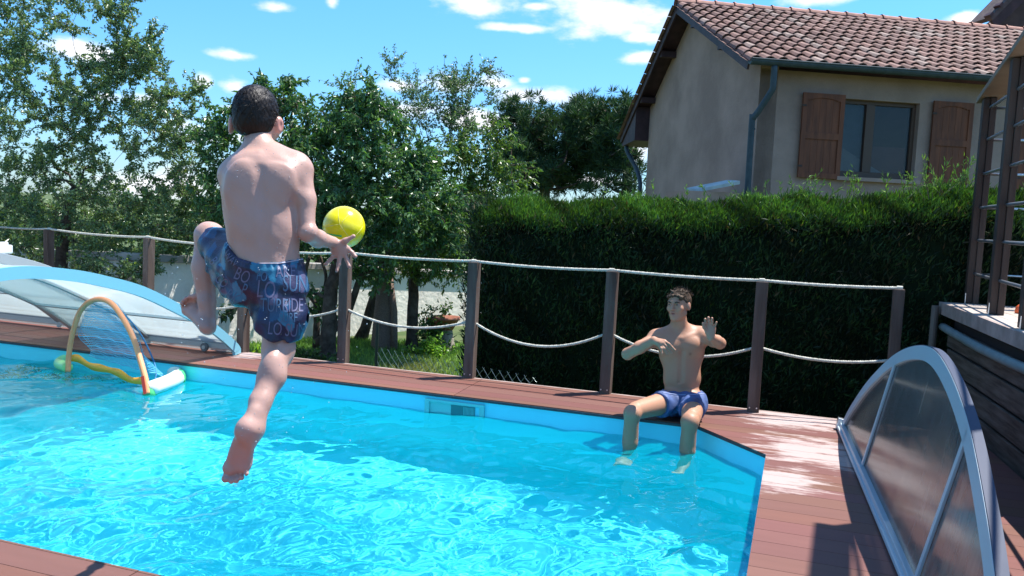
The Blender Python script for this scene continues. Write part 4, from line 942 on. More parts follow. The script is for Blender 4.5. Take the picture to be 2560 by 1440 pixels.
# windows
for wi, (a, b_, c, d) in enumerate(wins):
    tf = W0+.13; g = MB(); fw = .06
    g.box(H((a+b_)/2, tf, d-fw/2), b_-a, .07, fw, HAX); g.box(H((a+b_)/2, tf, c+.05), b_-a, .07, .10, HAX)
    for q in (a+fw/2, b_-fw/2): g.box(H(q, tf, (c+.1+d-fw)/2), fw, .07, d-c-fw-.1, HAX)
    mid = a+(b_-a)*.30+.0
    mid = (a+b_)/2-.13
    g.box(H(mid, tf-.01, (c+.1+d-fw)/2), .15, .06, d-c-fw-.1, HAX)
    wo = g.build('window', M['frame'], house, bevel=.004)
    g = MB(); g.box(H((a+b_)/2, tf+.005, (c+d)/2), b_-a-.1, .008, d-c-.12, HAX); g.build('pane', M['glass'], wo)
    g = MB(); g.box(H((a+mid)/2, tf+.09, (c+d)/2), mid-a-.1, .004, d-c-.12, HAX); g.build('grey_backing', mat('grey_pane_sheet', (.34, .40, .45), .8, var=.1, vscale=6), wo)  # flat grey panel behind the left pane
    g = MB(); zc = c+.1; g.prism([H(a+.06, tf+.06, zc), H(mid+.35, tf+.06, zc), H(mid-.05, tf+.06, zc+.20), H(a+.06, tf+.06, zc+.42)], ht*.004); g.build('pane_backing', mat('white_backing', (.8, .78, .74), .8), wo)  # flat white panel low down behind the glass
    g = MB(); g.box(H((a+b_)/2, W0-.03, c-.03), b_-a+.12, .12, .06, HAX); g.build('sill', M['stucco'], wo)
def shutter(s0, s1, z0, z1, t_):
    g = MB(); th_ = .035; fr_ = .075
    g.box(H((s0+s1)/2, t_, (z0+z1)/2), s1-s0, th_*.5, z1-z0, HAX)
    tt_ = t_-.018
    for q in (s0+fr_/2, s1-fr_/2): g.box(H(q, tt_, (z0+z1)/2), fr_, .022, z1-z0, HAX)
    zm = z0+(z1-z0)*.50
    for (a, b_) in ((z0, z0+.085), (zm-.05, zm+.05), (z1-.07, z1)): g.box(H((s0+s1)/2, tt_+.001, (a+b_)/2), s1-s0-2*fr_, .022, b_-a, HAX)
    # arched head of the upper panel
    w_ = s1-s0-2*fr_; top_ = z1-.07; n_ = 10
    for k in range(n_):
        x0 = s0+fr_+w_*k/n_; x1 = s0+fr_+w_*(k+1)/n_; xm = (x0+x1)/2; dr = .05*((xm-(s0+s1)/2)/(w_/2))**2
        if dr > .004: g.box(H(xm, tt_+.0015, top_-dr/2), x1-x0, .021, dr, HAX)
    for k in range(1, 5):
        x = s0+fr_+w_*k/5; g.box(H(x, t_-.0095, (z0+z1)/2), .006, .004, z1-z0-.1, HAX)
    o = g.build('shutter', M['shut'], house)
    for z in (z0+.18, z1-.2): g = MB(); g.box(H(s0+.02, t_-.032, z), .07, .008, .03, HAX); g.build('hinge', M['dark'], o)
shutter(.80, 1.50, 2.21, 3.53, W0-.06); shutter(3.02, 3.72, 2.23, 3.54, W0-.06)
shutter(4.60, 5.30, 2.21, 3.53, W0-.06); shutter(6.70, 7.40, 2.21, 3.53, W0-.06)
# lean-to slab in front of the gable
g = MB(); p0 = on_plane(1742, 470, H(-.0, 0, 0), ht); 
a = at(1742, 473, 13.2); b_ = at(1850, 452, 12.6); c_ = at(1852, 458, 12.6)
ln = thing('lean_to_roof', 'flat grey lean-to roof slab beside the house downspout, just above the hedge', 'roof', (a[0], a[1], a[2]))
g.prism([a, b_, b_+ht*.5+zd*.03, a+ht*.5+zd*.03], -zd*.05); g.build('slab', mat('pale_fibre_cement', (.42, .46, .46), .7, var=.15), ln)
g = MB(); g.box((a+b_)/2+ht*.6+zd*(-1.35), .9, 1.0, 2.5, HAX); g.build('support', M['stucco'], ln)
# higher roof at the right
up = thing('higher_roof', 'dark brown verge of a higher roof at the upper right corner, beyond the tiled ridge', 'roof', H(6.0, 5, GZ))
q0 = at(2478, 52, 19.0); q1 = at(2590, -62, 19.0); nrm_ = np.cross((q1-q0), ht); nrm_ /= np.linalg.norm(nrm_); nrm_ = nrm_ if nrm_[2] > 0 else -nrm_
q1 = q0+(q1-q0)*3
g = MB(); g.prism([q0, q1, q1-nrm_*.35, q0-nrm_*.2], ht*.06); g.build('bargeboard', M['board'], up)
g = MB(); g.prism([q0+nrm_*.002-ht*.05, q1+nrm_*.002-ht*.05, q1+nrm_*.10-ht*.05, q0+nrm_*.10-ht*.05], ht*.7); g.build('roof', mat('dark_old_tiles', (.09, .06, .055), .8, var=.3, vscale=6, bump=1, bscale=20), up)
for k in range(14):
    p = q0+(q1-q0)*(k/14.+.01)+nrm_*.10; g = MB(); g.box(p+nrm_*.03, .09, .2, .06, ((q1-q0)/np.linalg.norm(q1-q0), ht, nrm_)); g.build('verge_tile', M['board'], up)
g = MB(); g.prism([q0+ht*.8+hs*.5-nrm_*.05, q1+ht*.8-nrm_*.3, np.array([q1[0], q1[1], GZ])+ht*.8, np.array([q0[0], q0[1], GZ])+ht*.8+hs*.5], ht*.4); g.build('wall', mat('wall_shade_brown', (.09, .055, .05), .8, var=.2), up)  # beige wall below the roof, its shade put in as dark brown colour
# sprigs in front of the window
shrub('window_plant', 'thin leafy twigs standing in front of the house window', 'plant', H(2.0, -.9, 1.75), (.55, .2, .62), 90, .07, (.09, .17, .05), 51, width=.35, stems=9)
shrub('window_plant', 'wispy shoots rising beside the right hand shutter', 'plant', H(3.6, -1.2, 1.75), (.5, .2, .75), 60, .06, (.14, .18, .07), 52, width=.3, stems=7)
#@@PART5
# ---------------------------------------------------------------- bodies: smooth signed-distance modelling
class SDF:
    def __init__(s, lo, hi, h):
        s.h = h; s.lo = np.array(lo, float); s.n = np.ceil((np.array(hi)-s.lo)/h).astype(int)+1
        s.g = np.full(s.n, 1.0, np.float32)
    def sub(s, lo, hi):
        a = np.clip(np.floor((lo-s.lo)/s.h).astype(int), 0, s.n-1); b = np.clip(np.ceil((hi-s.lo)/s.h).astype(int)+1, 1, s.n)
        ax = [s.lo[i]+s.h*np.arange(a[i], b[i]) for i in range(3)]
        return (slice(a[0], b[0]), slice(a[1], b[1]), slice(a[2], b[2])), ax
    def _mix(s, sl, d, k, op):
        g = s.g[sl]
        if op == '+':
            hh = np.clip(.5+.5*(g-d)/k, 0, 1); s.g[sl] = (g*(1-hh)+d*hh-k*hh*(1-hh))
        else:
            hh = np.clip(.5-.5*(g+d)/k, 0, 1); s.g[sl] = g*(1-hh)+(-d)*hh+k*hh*(1-hh)
    def cone(s, a, b, ra, rb, k=.02, op='+', flat=None):
        """tapered capsule; flat=(axis, factor) squashes along a unit axis"""
        a = np.array(a, float); b = np.array(b, float); m_ = max(ra, rb)+k*1.2+3*s.h
        if flat is not None and flat[1] < 1: m_ = m_
        sl, ax = s.sub(np.minimum(a, b)-m_, np.maximum(a, b)+m_)
        X, Y, Z = np.meshgrid(*ax, indexing='ij'); px_, py_, pz_ = X-a[0], Y-a[1], Z-a[2]; v = b-a
        t = np.clip((px_*v[0]+py_*v[1]+pz_*v[2])/(v@v+1e-12), 0, 1)
        qx, qy, qz = px_-t*v[0], py_-t*v[1], pz_-t*v[2]
        if flat is not None:
            e = np.array(flat[0], float); e /= np.linalg.norm(e); dd = qx*e[0]+qy*e[1]+qz*e[2]; q2 = qx*qx+qy*qy+qz*qz-dd*dd+(dd/flat[1])**2
            d = np.sqrt(np.maximum(q2, 0))-(ra+(rb-ra)*t); d = np.where(d > 0, d*min(1, flat[1]+.3), d)
        else: d = np.sqrt(qx*qx+qy*qy+qz*qz)-(ra+(rb-ra)*t)
        s._mix(sl, d.astype(np.float32), k, op); return s
    def ell(s, c, r, k=.02, op='+', R=None):
        c = np.array(c, float); r = np.array(r, float); m_ = max(r)+k*1.2+3*s.h; sl, ax = s.sub(c-m_, c+m_)
        X, Y, Z = np.meshgrid(*ax, indexing='ij'); P = np.stack([X-c[0], Y-c[1], Z-c[2]], -1)
        if R is not None: P = P@np.array(R).T      # rows of R are local axes
        k0 = np.linalg.norm(P/r, axis=-1); k1 = np.linalg.norm(P/(r*r), axis=-1)+1e-9; d = k0*(k0-1)/k1
        s._mix(sl, d.astype(np.float32), k, op); return s
    def plane(s, p, n_, k=.004):
        """keep the side opposite to n_"""
        ax = [s.lo[i]+s.h*np.arange(s.n[i]) for i in range(3)]; X, Y, Z = np.meshgrid(*ax, indexing='ij'); n_ = np.array(n_, float); n_ /= np.linalg.norm(n_); p = np.array(p, float)
        d = ((X-p[0])*n_[0]+(Y-p[1])*n_[1]+(Z-p[2])*n_[2]).astype(np.float32); s.g = np.maximum(s.g, d); return s
    def disp(s, f):
        ax = [s.lo[i]+s.h*np.arange(s.n[i]) for i in range(3)]; X, Y, Z = np.meshgrid(*ax, indexing='ij'); s.g += f(X, Y, Z).astype(np.float32); return s
    def mesh(s):
        g = s.g; sg = g < 0; nx, ny, nz = g.shape
        cnt = np.zeros((nx-1, ny-1, nz-1), np.int8); acc = np.zeros((nx-1, ny-1, nz-1, 3), np.float32); num = np.zeros((nx-1, ny-1, nz-1), np.float32)
        for axis in range(3):
            a = [slice(None)]*3; b = [slice(None)]*3; a[axis] = slice(0, -1); b[axis] = slice(1, None)
            ga, gb = g[tuple(a)], g[tuple(b)]; cr = (ga < 0) != (gb < 0); t = np.where(cr, ga/(ga-gb+1e-12), 0)
            o1, o2 = [i for i in range(3) if i != axis]
            for i in (0, 1):
                for j in (0, 1):
                    sl = [slice(None)]*3; sl[o1] = slice(i, g.shape[o1]-1+i); sl[o2] = slice(j, g.shape[o2]-1+j)
                    c = cr[tuple(sl)]; tt = t[tuple(sl)]; num += c
                    acc[..., axis] += np.where(c, tt, 0); acc[..., o1] += c*i; acc[..., o2] += c*j
        act = num > 0; idx = np.full(act.shape, -1, np.int64); ii = np.argwhere(act); idx[act] = np.arange(len(ii))
        V = s.lo+s.h*(ii+acc[act]/num[act][:, None]); Q = []
        for axis in range(3):
            o1, o2 = [(1, 2), (2, 0), (0, 1)][axis]
            a = [slice(None)]*3; b = [slice(None)]*3; a[axis] = slice(0, -1); b[axis] = slice(1, None)
            A_, B_ = sg[tuple(a)], sg[tuple(b)]; cr = A_ != B_
            w = np.argwhere(cr); w = w[(w[:, o1] > 0) & (w[:, o2] > 0) & (w[:, o1] < g.shape[o1]-1) & (w[:, o2] < g.shape[o2]-1)]
            e1 = np.zeros(3, int); e1[o1] = 1; e2 = np.zeros(3, int); e2[o2] = 1
            q = np.stack([idx[tuple((w-e1-e2).T)], idx[tuple((w-e2).T)], idx[tuple(w.T)], idx[tuple((w-e1).T)]], 1)
            inside = A_[tuple(w.T)]; q[~inside] = q[~inside][:, ::-1]; Q.append(q)
        return V, np.concatenate(Q)
def relax(V, F, it=2, lam=.5):
    for _ in range(it):
        S_ = np.zeros_like(V); n_ = np.zeros(len(V))
        for a, b in ((0, 1), (1, 2), (2, 3), (3, 0)):
            np.add.at(S_, F[:, a], V[F[:, b]]); np.add.at(S_, F[:, b], V[F[:, a]]); np.add.at(n_, F[:, a], 1); np.add.at(n_, F[:, b], 1)
        V = V+(S_/np.maximum(n_, 1)[:, None]-V)*lam
    return V
def finger(s, pts, r0, r1, k=.005):
    n_ = len(pts)-1
    for i in range(n_):
        a, b = r0+(r1-r0)*i/n_, r0+(r1-r0)*(i+1)/n_; s.cone(pts[i], pts[i+1], a, b, k if i else k)
        s.ell(pts[i+1], [b*1.06]*3, .003)
def skin_cols(V, base, spots, seed=0):
    """base colour plus real local skin tone differences (elbows, soles, ...)"""
    c = np.tile(np.array(base, float), (len(V), 1))
    for (p, r, col, a) in spots:
        w_ = np.exp(-(np.linalg.norm(V-np.array(p), axis=1)/r)**2)*a; c = c*(1-w_[:, None])+np.array(col)*w_[:, None]
    return c
M['skin'] = tint_mat('wet_skin', .40, .5, sss=.10, bump=.07, bscale=85, vscale=5, var=.06)
M['skin2'] = tint_mat('tanned_skin', .5, .4, sss=.08, bump=.06, bscale=85, vscale=5, var=.06)
M['hairk'] = mat('dark_wet_hair', (.011, .007, .006), .5, .3, bump=.5, bscale=70, stretch=(1.6, 1.6, .35))
M['hairb'] = mat('brown_hair', (.045, .026, .014), .6, .3, bump=.8, bscale=70, stretch=(1.6, 1.6, .5), col2=(.085, .05, .028), vscale=30)
# ================================================= jumping boy
J = at
h = .0041
D0 = 2.9
xs_ = [J(x, 600, d)[0] for x in (440, 905) for d in (2.6, 3.3)]
B = SDF((min(xs_)-.02, 2.54, J(0, 1225, 2.7)[2]-.03), (max(xs_)-.06, 3.46, J(0, 205, 3.05)[2]+.045), h)
body = thing('person', 'person in blue patterned swim shorts leaping over the pool edge, back to the viewer', 'person', (-.85, 2.9, .45))
# torso
B.ell(J(650, 500, 2.945), (.126, .086, .165), .04)
B.ell(J(660, 435, 2.97), (.118, .074, .085), .05)
B.ell(J(620, 480, 2.935), (.060, .062, .11), .06); B.ell(J(688, 480, 2.935), (.062, .062, .11), .06)
B.ell(J(660, 590, 2.915), (.124, .082, .14), .05)
B.ell(J(662, 680, 2.93), (.128, .10, .11), .05)
# trapezius, neck
B.cone(J(645, 368, 3.0), J(588, 425, 2.975), .038, .037, .04); B.cone(J(652, 370, 3.0), J(740, 412, 2.96), .038, .041, .045)
B.cone(J(650, 410, 2.985), J(643, 330, 3.03), .047, .042, .03)
B.cone(J(650, 385, 2.96), J(655, 350, 2.99), .018, .014, .03)
# shoulders and arms
B.ell(J(582, 440, 2.98), (.042, .042, .050), .04); B.ell(J(747, 428, 2.96), (.042, .042, .050), .04)
B.cone(J(754, 430, 2.955), J(765, 500, 2.93), .037, .032, .02); B.cone(J(765, 500, 2.93), J(769, 575, 2.90), .032, .027, .02)
B.ell(J(770, 583, 2.893), (.029, .028, .028), .012)
B.cone(J(772, 583, 2.90), J(795, 597, 2.965), .031, .031, .015); B.cone(J(795, 597, 2.965), J(832, 606, 3.07), .030, .021, .015)
B.cone(J(574, 440, 2.99), J(582, 520, 3.10), .040, .034, .02); B.cone(J(582, 520, 3.10), J(630, 555, 3.28), .032, .022, .02)
# right hand: back of the hand toward the viewer, spread fingers
Wr = J(832, 607, 3.07); kn = [J(868, 622, 3.085), J(860, 632, 3.08), J(850, 637, 3.075), J(838, 637, 3.075)]
for q, r in zip(kn, (.0125, .0125, .012, .011)): B.cone(Wr, q, .016, r, .010, flat=((0.1, .95, .1), .75))
B.ell(J(848, 622, 3.078), (.026, .014, .024), .01)
finger(B, [kn[0], J(880, 632, 3.085), J(888, 641, 3.08)], .0098, .0068)
finger(B, [kn[1], J(868, 651, 3.08), J(873, 666, 3.07)], .0098, .0068)
finger(B, [kn[2], J(847, 660, 3.07), J(842, 677, 3.06)], .0095, .0066)
finger(B, [kn[3], J(825, 650, 3.07), J(815, 660, 3.06)], .0088, .006)
finger(B, [J(845, 612, 3.075), J(864, 602, 3.07), J(884, 591, 3.065)], .0118, .0078, .008)
# left hand in front of the chest (reaching for the ball, mostly hidden)
Wl = J(630, 555, 3.28)
B.ell(J(640, 560, 3.33), (.03, .035, .016), .015)
for i in range(4): finger(B, [J(634+i*6, 562, 3.35), J(638+i*6, 556, 3.39), J(642+i*6, 556, 3.42)], .0085, .006)
finger(B, [J(640, 545, 3.31), J(652, 535, 3.33), J(660, 532, 3.35)], .010, .007)
# shoulder blades, spine, lumbar
B.ell(J(708, 455, 2.884), (.038, .016, .052), .05); B.ell(J(603, 462, 2.888), (.036, .015, .052), .05)
B.cone(J(645, 420, 2.850), J(655, 520, 2.828), .011, .011, .024, op='-'); B.cone(J(655, 520, 2.828), J(662, 640, 2.812), .011, .012, .024, op='-')
for i in range(3): B.ell(J(650+i*1.5, 385+i*13, 2.915-i*.012), (.007, .006, .006), .016)
# head
hc = J(640, 283, 3.045)
B.ell(hc, (.074, .090, .092), .02); B.ell(hc+np.array([.004, .035, -.045]), (.058, .062, .062), .03)
B.ell(hc+np.array([.012, .07, -.09]), (.028, .028, .026), .03); B.ell(hc+np.array([.058, .028, -.052]), (.018, .03, .03), .03)
B.cone(hc+np.array([.014, .100, -.015]), hc+np.array([.015, .118, -.042]), .009, .013, .012)   # nose
B.ell(hc+np.array([.013, .098, -.068]), (.022, .010, .008), .008)
for sx_ in (-1, 1): B.ell(hc+np.array([.012+sx_*.032, .098, -.012]), (.014, .012, .010), .012, op='-')
for sx_, ec in ((-1, J(578, 314, 3.055)), (1, J(698, 314, 3.055))):
    B.ell(ec, (.013, .020, .032), .008, R=[[cos(.25*sx_), sin(.25*sx_)*-1, 0], [sin(.25*sx_), cos(.25*sx_), 0], [0, 0, 1]])
    B.ell(ec+np.array([sx_*.010, -.012, .0]), (.006, .012, .018), .005, op='-')
# raised left leg
B.cone(J(628, 695, 2.96), J(528, 592, 3.16), .074, .052, .03); B.ell(J(523, 585, 3.175), (.046, .046, .044), .02)
B.cone(J(517, 590, 3.18), J(511, 665, 3.15), .044, .042, .02); B.cone(J(511, 665, 3.15), J(517, 755, 3.11), .042, .030, .02); B.cone(J(517, 755, 3.11), J(521, 805, 3.09), .030, .028, .02)
B.ell(J(514, 680, 3.13), (.037, .040, .075), .03)
B.ell(J(520, 820, 3.07), (.026, .028, .026), .015); 
B.cone(J(518, 815, 3.075), J(484, 772, 3.145), .025, .021, .02); B.cone(J(512, 815, 3.075), J(468, 778, 3.15), .020, .017, .015); B.cone(J(484, 770, 3.145), J(466, 776, 3.15), .019, .017, .012)
for (a, b, c, r) in (((487, 762), (488, 750), (487, 741), .0125), ((478, 760), (477, 748), (475, 741), .0088), ((470, 763), (467, 752), (465, 745), .0084), ((464, 768), (460, 758), (458, 751), .0080), ((459, 775), (456, 766), (454, 759), .0076)):
    finger(B, [J(*a, 3.15), J(*b, 3.145), J(*c, 3.12)], r*.86, r*.84, .0025)
# trailing right leg
B.cone(J(703, 705, 2.92), J(697, 860, 2.86), .078, .054, .03); B.ell(J(697, 878, 2.86), (.050, .05, .05), .02)
B.cone(J(694, 880, 2.855), J(681, 935, 2.80), .043, .040, .03); B.ell(J(680, 930, 2.785), (.037, .036, .066), .035)
B.cone(J(681, 935, 2.80), J(651, 1005, 2.73), .043, .034, .02); B.cone(J(651, 1005, 2.73), J(636, 1060, 2.69), .034, .033, .02)
B.cone(J(634, 1030, 2.685), J(617, 1065, 2.657), .014, .018, .03)
B.ell(J(611, 1080, 2.662), (.026, .027, .034), .03); B.ell(J(638, 1075, 2.70), (.027, .026, .036), .03)
B.cone(J(620, 1080, 2.67), J(608, 1150, 2.705), .031, .029, .03, flat=((0, .9, .2), .85)); B.cone(J(606, 1150, 2.705), J(598, 1165, 2.71), .030, .030, .015, flat=((0, .9, .2), .7))
B.cone(J(594, 1108, 2.68), J(576, 1165, 2.71), .018, .020, .02); B.ell(J(574, 1172, 2.70), (.022, .018, .022), .012); B.ell(J(608, 1168, 2.70), (.022, .017, .018), .012)
for (a, b, r) in (((570, 1182), (564, 1197), .0145), ((582, 1185), (578, 1203), .0098), ((593, 1184), (591, 1201), .0093), ((603, 1180), (604, 1194), .0088), ((613, 1172), (616, 1184), .0082)):
    finger(B, [J(*a, 2.71), J(*b, 2.69)], r*.9, r*.9, .0025)
B.disp(lambda X, Y, Z: .0009*np.sin(X*70+Z*23)*np.sin(Z*61+Y*30))
V, F = B.mesh(); V = relax(V, F, 2, .4)
SK = (.48, .29, .235)
cols = skin_cols(V, SK, [(J(697, 313, 3.05), .03, (.62, .25, .20), .8), (J(581, 312, 3.05), .03, (.55, .24, .19), .6), (J(640, 400, 2.95), .08, (.50, .29, .23), .35), (J(770, 590, 2.9), .03, (.58, .32, .26), .5),
                         (J(600, 1150, 2.68), .06, (.52, .30, .26), .5), (J(613, 1070, 2.65), .03, (.62, .36, .30), .6), (J(475, 755, 3.14), .03, (.66, .42, .35), .6), (J(522, 570, 3.17), .04, (.60, .36, .29), .6),
                         (J(637, 434, 2.85), .0045, (.12, .05, .04), .95), (J(685, 500, 2.84), .003, (.2, .09, .07), .8), (J(600, 1000, 2.7), .02, (.5, .3, .25), .2)])
bo = fast_mesh('body', V, F, M['skin'], body, smooth=True, col=cols)
# hair cap
Hh = SDF(hc-.13, hc+.13, .0042)
Hh.ell(hc+np.array([0, -.006, .006]), (.079, .094, .094), .01); Hh.ell(hc+np.array([0, -.045, -.045]), (.062, .045, .045), .03)
Hh.plane(hc+np.array([0, .05, 0]), (0, 1, -.55)); Hh.plane(hc+np.array([0, -.03, -.079]), (0, .25, -1))
for sx_, ec in ((-1, J(578, 318, 3.05)), (1, J(698, 318, 3.05))): Hh.ell(ec+np.array([-sx_*.002, .012, -.006]), (.024, .036, .042), .004, op='-')
Hh.disp(lambda X, Y, Z: .0013*np.sin(X*330+Z*60)*np.sin(Z*210+X*90+Y*120)+.0009*np.sin(X*700+Y*300)*np.sin(Z*380))
V, F = Hh.mesh(); V = relax(V, F, 1, .3)
fast_mesh('hair', V, F, M['hairk'], body, smooth=True)
# short strands at the crown
rs = np.random.default_rng(60); n_ = 2600; d = rs.normal(size=(n_, 3)); d /= np.linalg.norm(d, axis=1)[:, None]; d[:, 2] = np.where(d[:, 2] < -.55, -d[:, 2], d[:, 2]); d = d[(d[:, 1] < .45) | (d[:, 2] > .6)]
P = hc+np.array([0, -.006, .006])+d*np.array([.0786, .0935, .0935]); tg = np.cross(d, np.array([.3, 1., .2])); tg /= np.linalg.norm(tg, axis=1)[:, None]
leaf_mesh('hair_strands', P, d*.35+tg*.5-zd*.65+rs.normal(size=d.shape)*.2, .014, .09, np.tile((.010, .007, .006), (len(P), 1)), tint_mat('strand', .55, .25), body, rs, curl=0)
# swim shorts
Sh = SDF(J(495, 570, 3.1)-np.array([.06, .42, .48]), J(790, 570, 3.1)+np.array([.03, .26, .05]), .0045)
Sh.ell(J(662, 700, 2.935), (.142, .108, .125), .03); Sh.ell(J(654, 645, 2.93), (.139, .106, .10), .03)
Sh.cone(J(638, 690, 2.94), J(545, 618, 3.12), .100, .064, .04); Sh.cone(J(545, 618, 3.12), J(515, 585, 3.19), .066, .060, .02); Sh.cone(J(600, 700, 2.96), J(560, 660, 3.05), .075, .06, .04)
Sh.cone(J(700, 720, 2.905), J(700, 800, 2.88), .096, .088, .03); Sh.cone(J(700, 800, 2.88), J(697, 880, 2.87), .086, .082, .02)
# clean cuts: waist and the two hems
a0, a1 = J(563, 597, 2.85), J(762, 650, 2.85); am = J(650, 655, 2.85); ax3 = a1-a0; ax3[1] = 0
def waistz(X): return np.interp(X, [J(x, y, 2.88)[0] for x, y in ((540, 560), (563, 598), (580, 622), (605, 643), (650, 655), (700, 655), (760, 644), (800, 640))], [J(x, y, 2.88)[2] for x, y in ((540, 560), (563, 598), (580, 622), (605, 643), (650, 655), (700, 655), (760, 644), (800, 640))])
hl = J(530, 604, 3.14); Sh.plane(hl, J(520, 580, 3.185)-J(620, 680, 2.97))
hrp = J(700, 845, 2.87); dn = J(697, 870, 2.865)-J(700, 770, 2.89)
ax = [Sh.lo[i]+Sh.h*np.arange(Sh.n[i]) for i in range(3)]; X, Y, Z = np.meshgrid(*ax, indexing='ij'); zz = np.interp(X, [J(x, y, 2.87)[0] for x, y in ((625, 770), (640, 805), (662, 832), (750, 856), (770, 850))], [J(x, y, 2.87)[2] for x, y in ((625, 770), (640, 805), (662, 832), (750, 856), (770, 850))]); Sh.g = np.maximum(Sh.g, ((zz-Z)*.9).astype(np.float32))
wz = J(650, 650, 2.88)[2]
def folds(X, Y, Z):
    dz_ = np.clip((waistz(X)-Z), 0, 1); th = np.arctan2(Y-2.93, X-J(662, 0, 2.9)[0])
    g_ = .003*np.sin(th*30+np.sin(th*7)*2)*np.exp(-dz_/.030)-.003*np.exp(-((dz_-.026)/.008)**2)
    f_ = .0045*np.sin(X*38+Z*62+1.5*np.sin(Z*22))*np.clip((dz_-.05)/.1, 0, 1)+.0035*np.sin(X*95-Z*40+np.sin(X*50))*np.clip((dz_-.08)/.1, 0, 1)
    c_ = .005*np.sin((X-Z)*85+np.sin(X*30)*1.5)*np.exp(-(((X-J(615, 0, 2.95)[0])/.05)**2+((Z-J(0, 755, 2.95)[2])/.06)**2))
    return g_+f_+c_
Sh.disp(folds)
ax = [Sh.lo[i]+Sh.h*np.arange(Sh.n[i]) for i in range(3)]; X, Y, Z = np.meshgrid(*ax, indexing='ij'); Sh.g = np.maximum(Sh.g, ((Z-waistz(X))*.8).astype(np.float32))
V, F = Sh.mesh(); V = relax(V, F, 1, .35)
# hollow the hem openings slightly is not visible; the body fills them
rs = np.random.default_rng(77)
def shorts_cols(V):
    pal = np.array([(.010, .013, .045), (.012, .022, .075), (.01, .07, .17), (.02, .16, .28), (.03, .028, .075), (.09, .085, .16), (.006, .045, .12)])
    q = np.stack([V[:, 0], V[:, 1]*.6, V[:, 2]], 1); seeds = rs.uniform(V.min(0), V.max(0), (520, 3)); seeds[:, 1] *= .6; ids = rs.choice(len(pal), 520, p=[.28, .20, .14, .09, .15, .06, .08]); out_ = np.zeros((len(V), 3))
    for i in range(0, len(q), 20000):
        d = np.linalg.norm((q[i:i+20000, None]-seeds[None])*np.array([1, 1, .7]), axis=2); out_[i:i+20000] = pal[ids[np.argmin(d, 1)]]
    return out_
M['cloth'] = tint_mat('printed_swim_fabric', .38, .5, vscale=20, var=.3, bump=.15, bscale=150)
cl_ = shorts_cols(V)
so = fast_mesh('swim_shorts', V, F, M['cloth'], body, smooth=True, col=cl_)
# printed lettering wrapped on the cloth
bvh = BVHTree.FromPolygons([tuple(v) for v in V], [tuple(f) for f in F])
def wrap_text(txt, px0, py0, size_px, rot, D=2.85, sx_=1.0):
    cu = bpy.data.curves.new('t', 'FONT'); cu.body = txt; cu.size = 1; cu.resolution_u = 3; to = bpy.data.objects.new('t', cu); C.objects.link(to)
    bpy.context.view_layer.update(); dg = bpy.context.evaluated_depsgraph_get(); me = bpy.data.meshes.new_from_object(to.evaluated_get(dg))
    bpy.data.objects.remove(to); bpy.data.curves.remove(cu)
    import bmesh
    bm = bmesh.new(); bm.from_mesh(me); bmesh.ops.triangulate(bm, faces=bm.faces)
    for _ in range(3):
        le = [e for e in bm.edges if e.calc_length() > .09]
        if not le: break
        bmesh.ops.subdivide_edges(bm, edges=le, cuts=1); bmesh.ops.triangulate(bm, faces=bm.faces)
    V2 = []; ok = []
    for v in bm.verts:
        x, y = v.co.x*sx_*size_px, v.co.y*size_px*1.35; X_ = px0+x*cos(rot)+y*sin(rot); Y_ = py0+x*sin(rot)-y*cos(rot)
        d = px_ray(X_, Y_); d = d/np.linalg.norm(d); hit = bvh.ray_cast(Vector(CAM), Vector(d))
        if hit[0] is None: V2.append((0, 0, 0)); ok.append(False)
        else: V2.append(np.array(hit[0])+np.array(hit[1])*.0012*(1 if Vector(hit[1]).dot(Vector(d)) < 0 else -1)); ok.append(True)
    bm.verts.index_update(); Fs = [tuple(v.index for v in f.verts) for f in bm.faces if all(ok[v.index] for v in f.verts)]
    Fs = [f for f in Fs if max(np.linalg.norm(np.array(V2[f[i]])-np.array(V2[f[i-1]])) for i in range(3)) < .02]
    bm.free(); bpy.data.meshes.remove(me); return V2, Fs
g = MB()
for k_, (txt, x, y, sz, rot, sx_) in enumerate([("BO", 582, 695, 34, .40, .85), ("RK", 560, 742, 30, .62, .9), ("LO", 640, 742, 46, .10, .8), ("SUN", 706, 728, 44, .02, .75), ("AKE", 690, 693, 30, -.05, .9), ("TURE", 650, 778, 36, .04, .8), ("RIDE", 705, 779, 36, .0, .7), ("SURF", 697, 806, 26, .0, .8),
                                           ("LO SU", 668, 835, 34, .10, .8), ("N", 744, 838, 34, .0, .8), ("CO", 536, 700, 26, .75, .8), ("P", 600, 735, 32, .35, .8), ("B", 522, 655, 26, .9, .8), ("PO", 640, 700, 26, .15, .8), ("WAV", 556, 640, 20, .75, .9)]):
    v_, f_ = wrap_text(txt, x, y, sz, rot, sx_=sx_)
    if f_: g.cur = k_ % 2; g.add(v_, f_)
g.build('printed_letters', [mat('print_lilac', (.12, .12, .21), .5), mat('print_blue', (.055, .13, .24), .5)], so)
# white piping along the waistband
g = MB(); pts = []
for x in np.arange(566, 762, 4):
    y = np.interp(x, (563, 580, 605, 650, 700, 760), (598, 622, 643, 655, 655, 644)); d = px_ray(x, y+3.5); d /= np.linalg.norm(d); hit = bvh.ray_cast(Vector(CAM), Vector(d))
    if hit[0] is not None: pts.append(np.array(hit[0])-np.array([0, .001, 0]))
g.tube(pts, .0018, 5); g.build('piping', mat('pale_piping', (.45, .42, .5), .5), so, smooth=True)
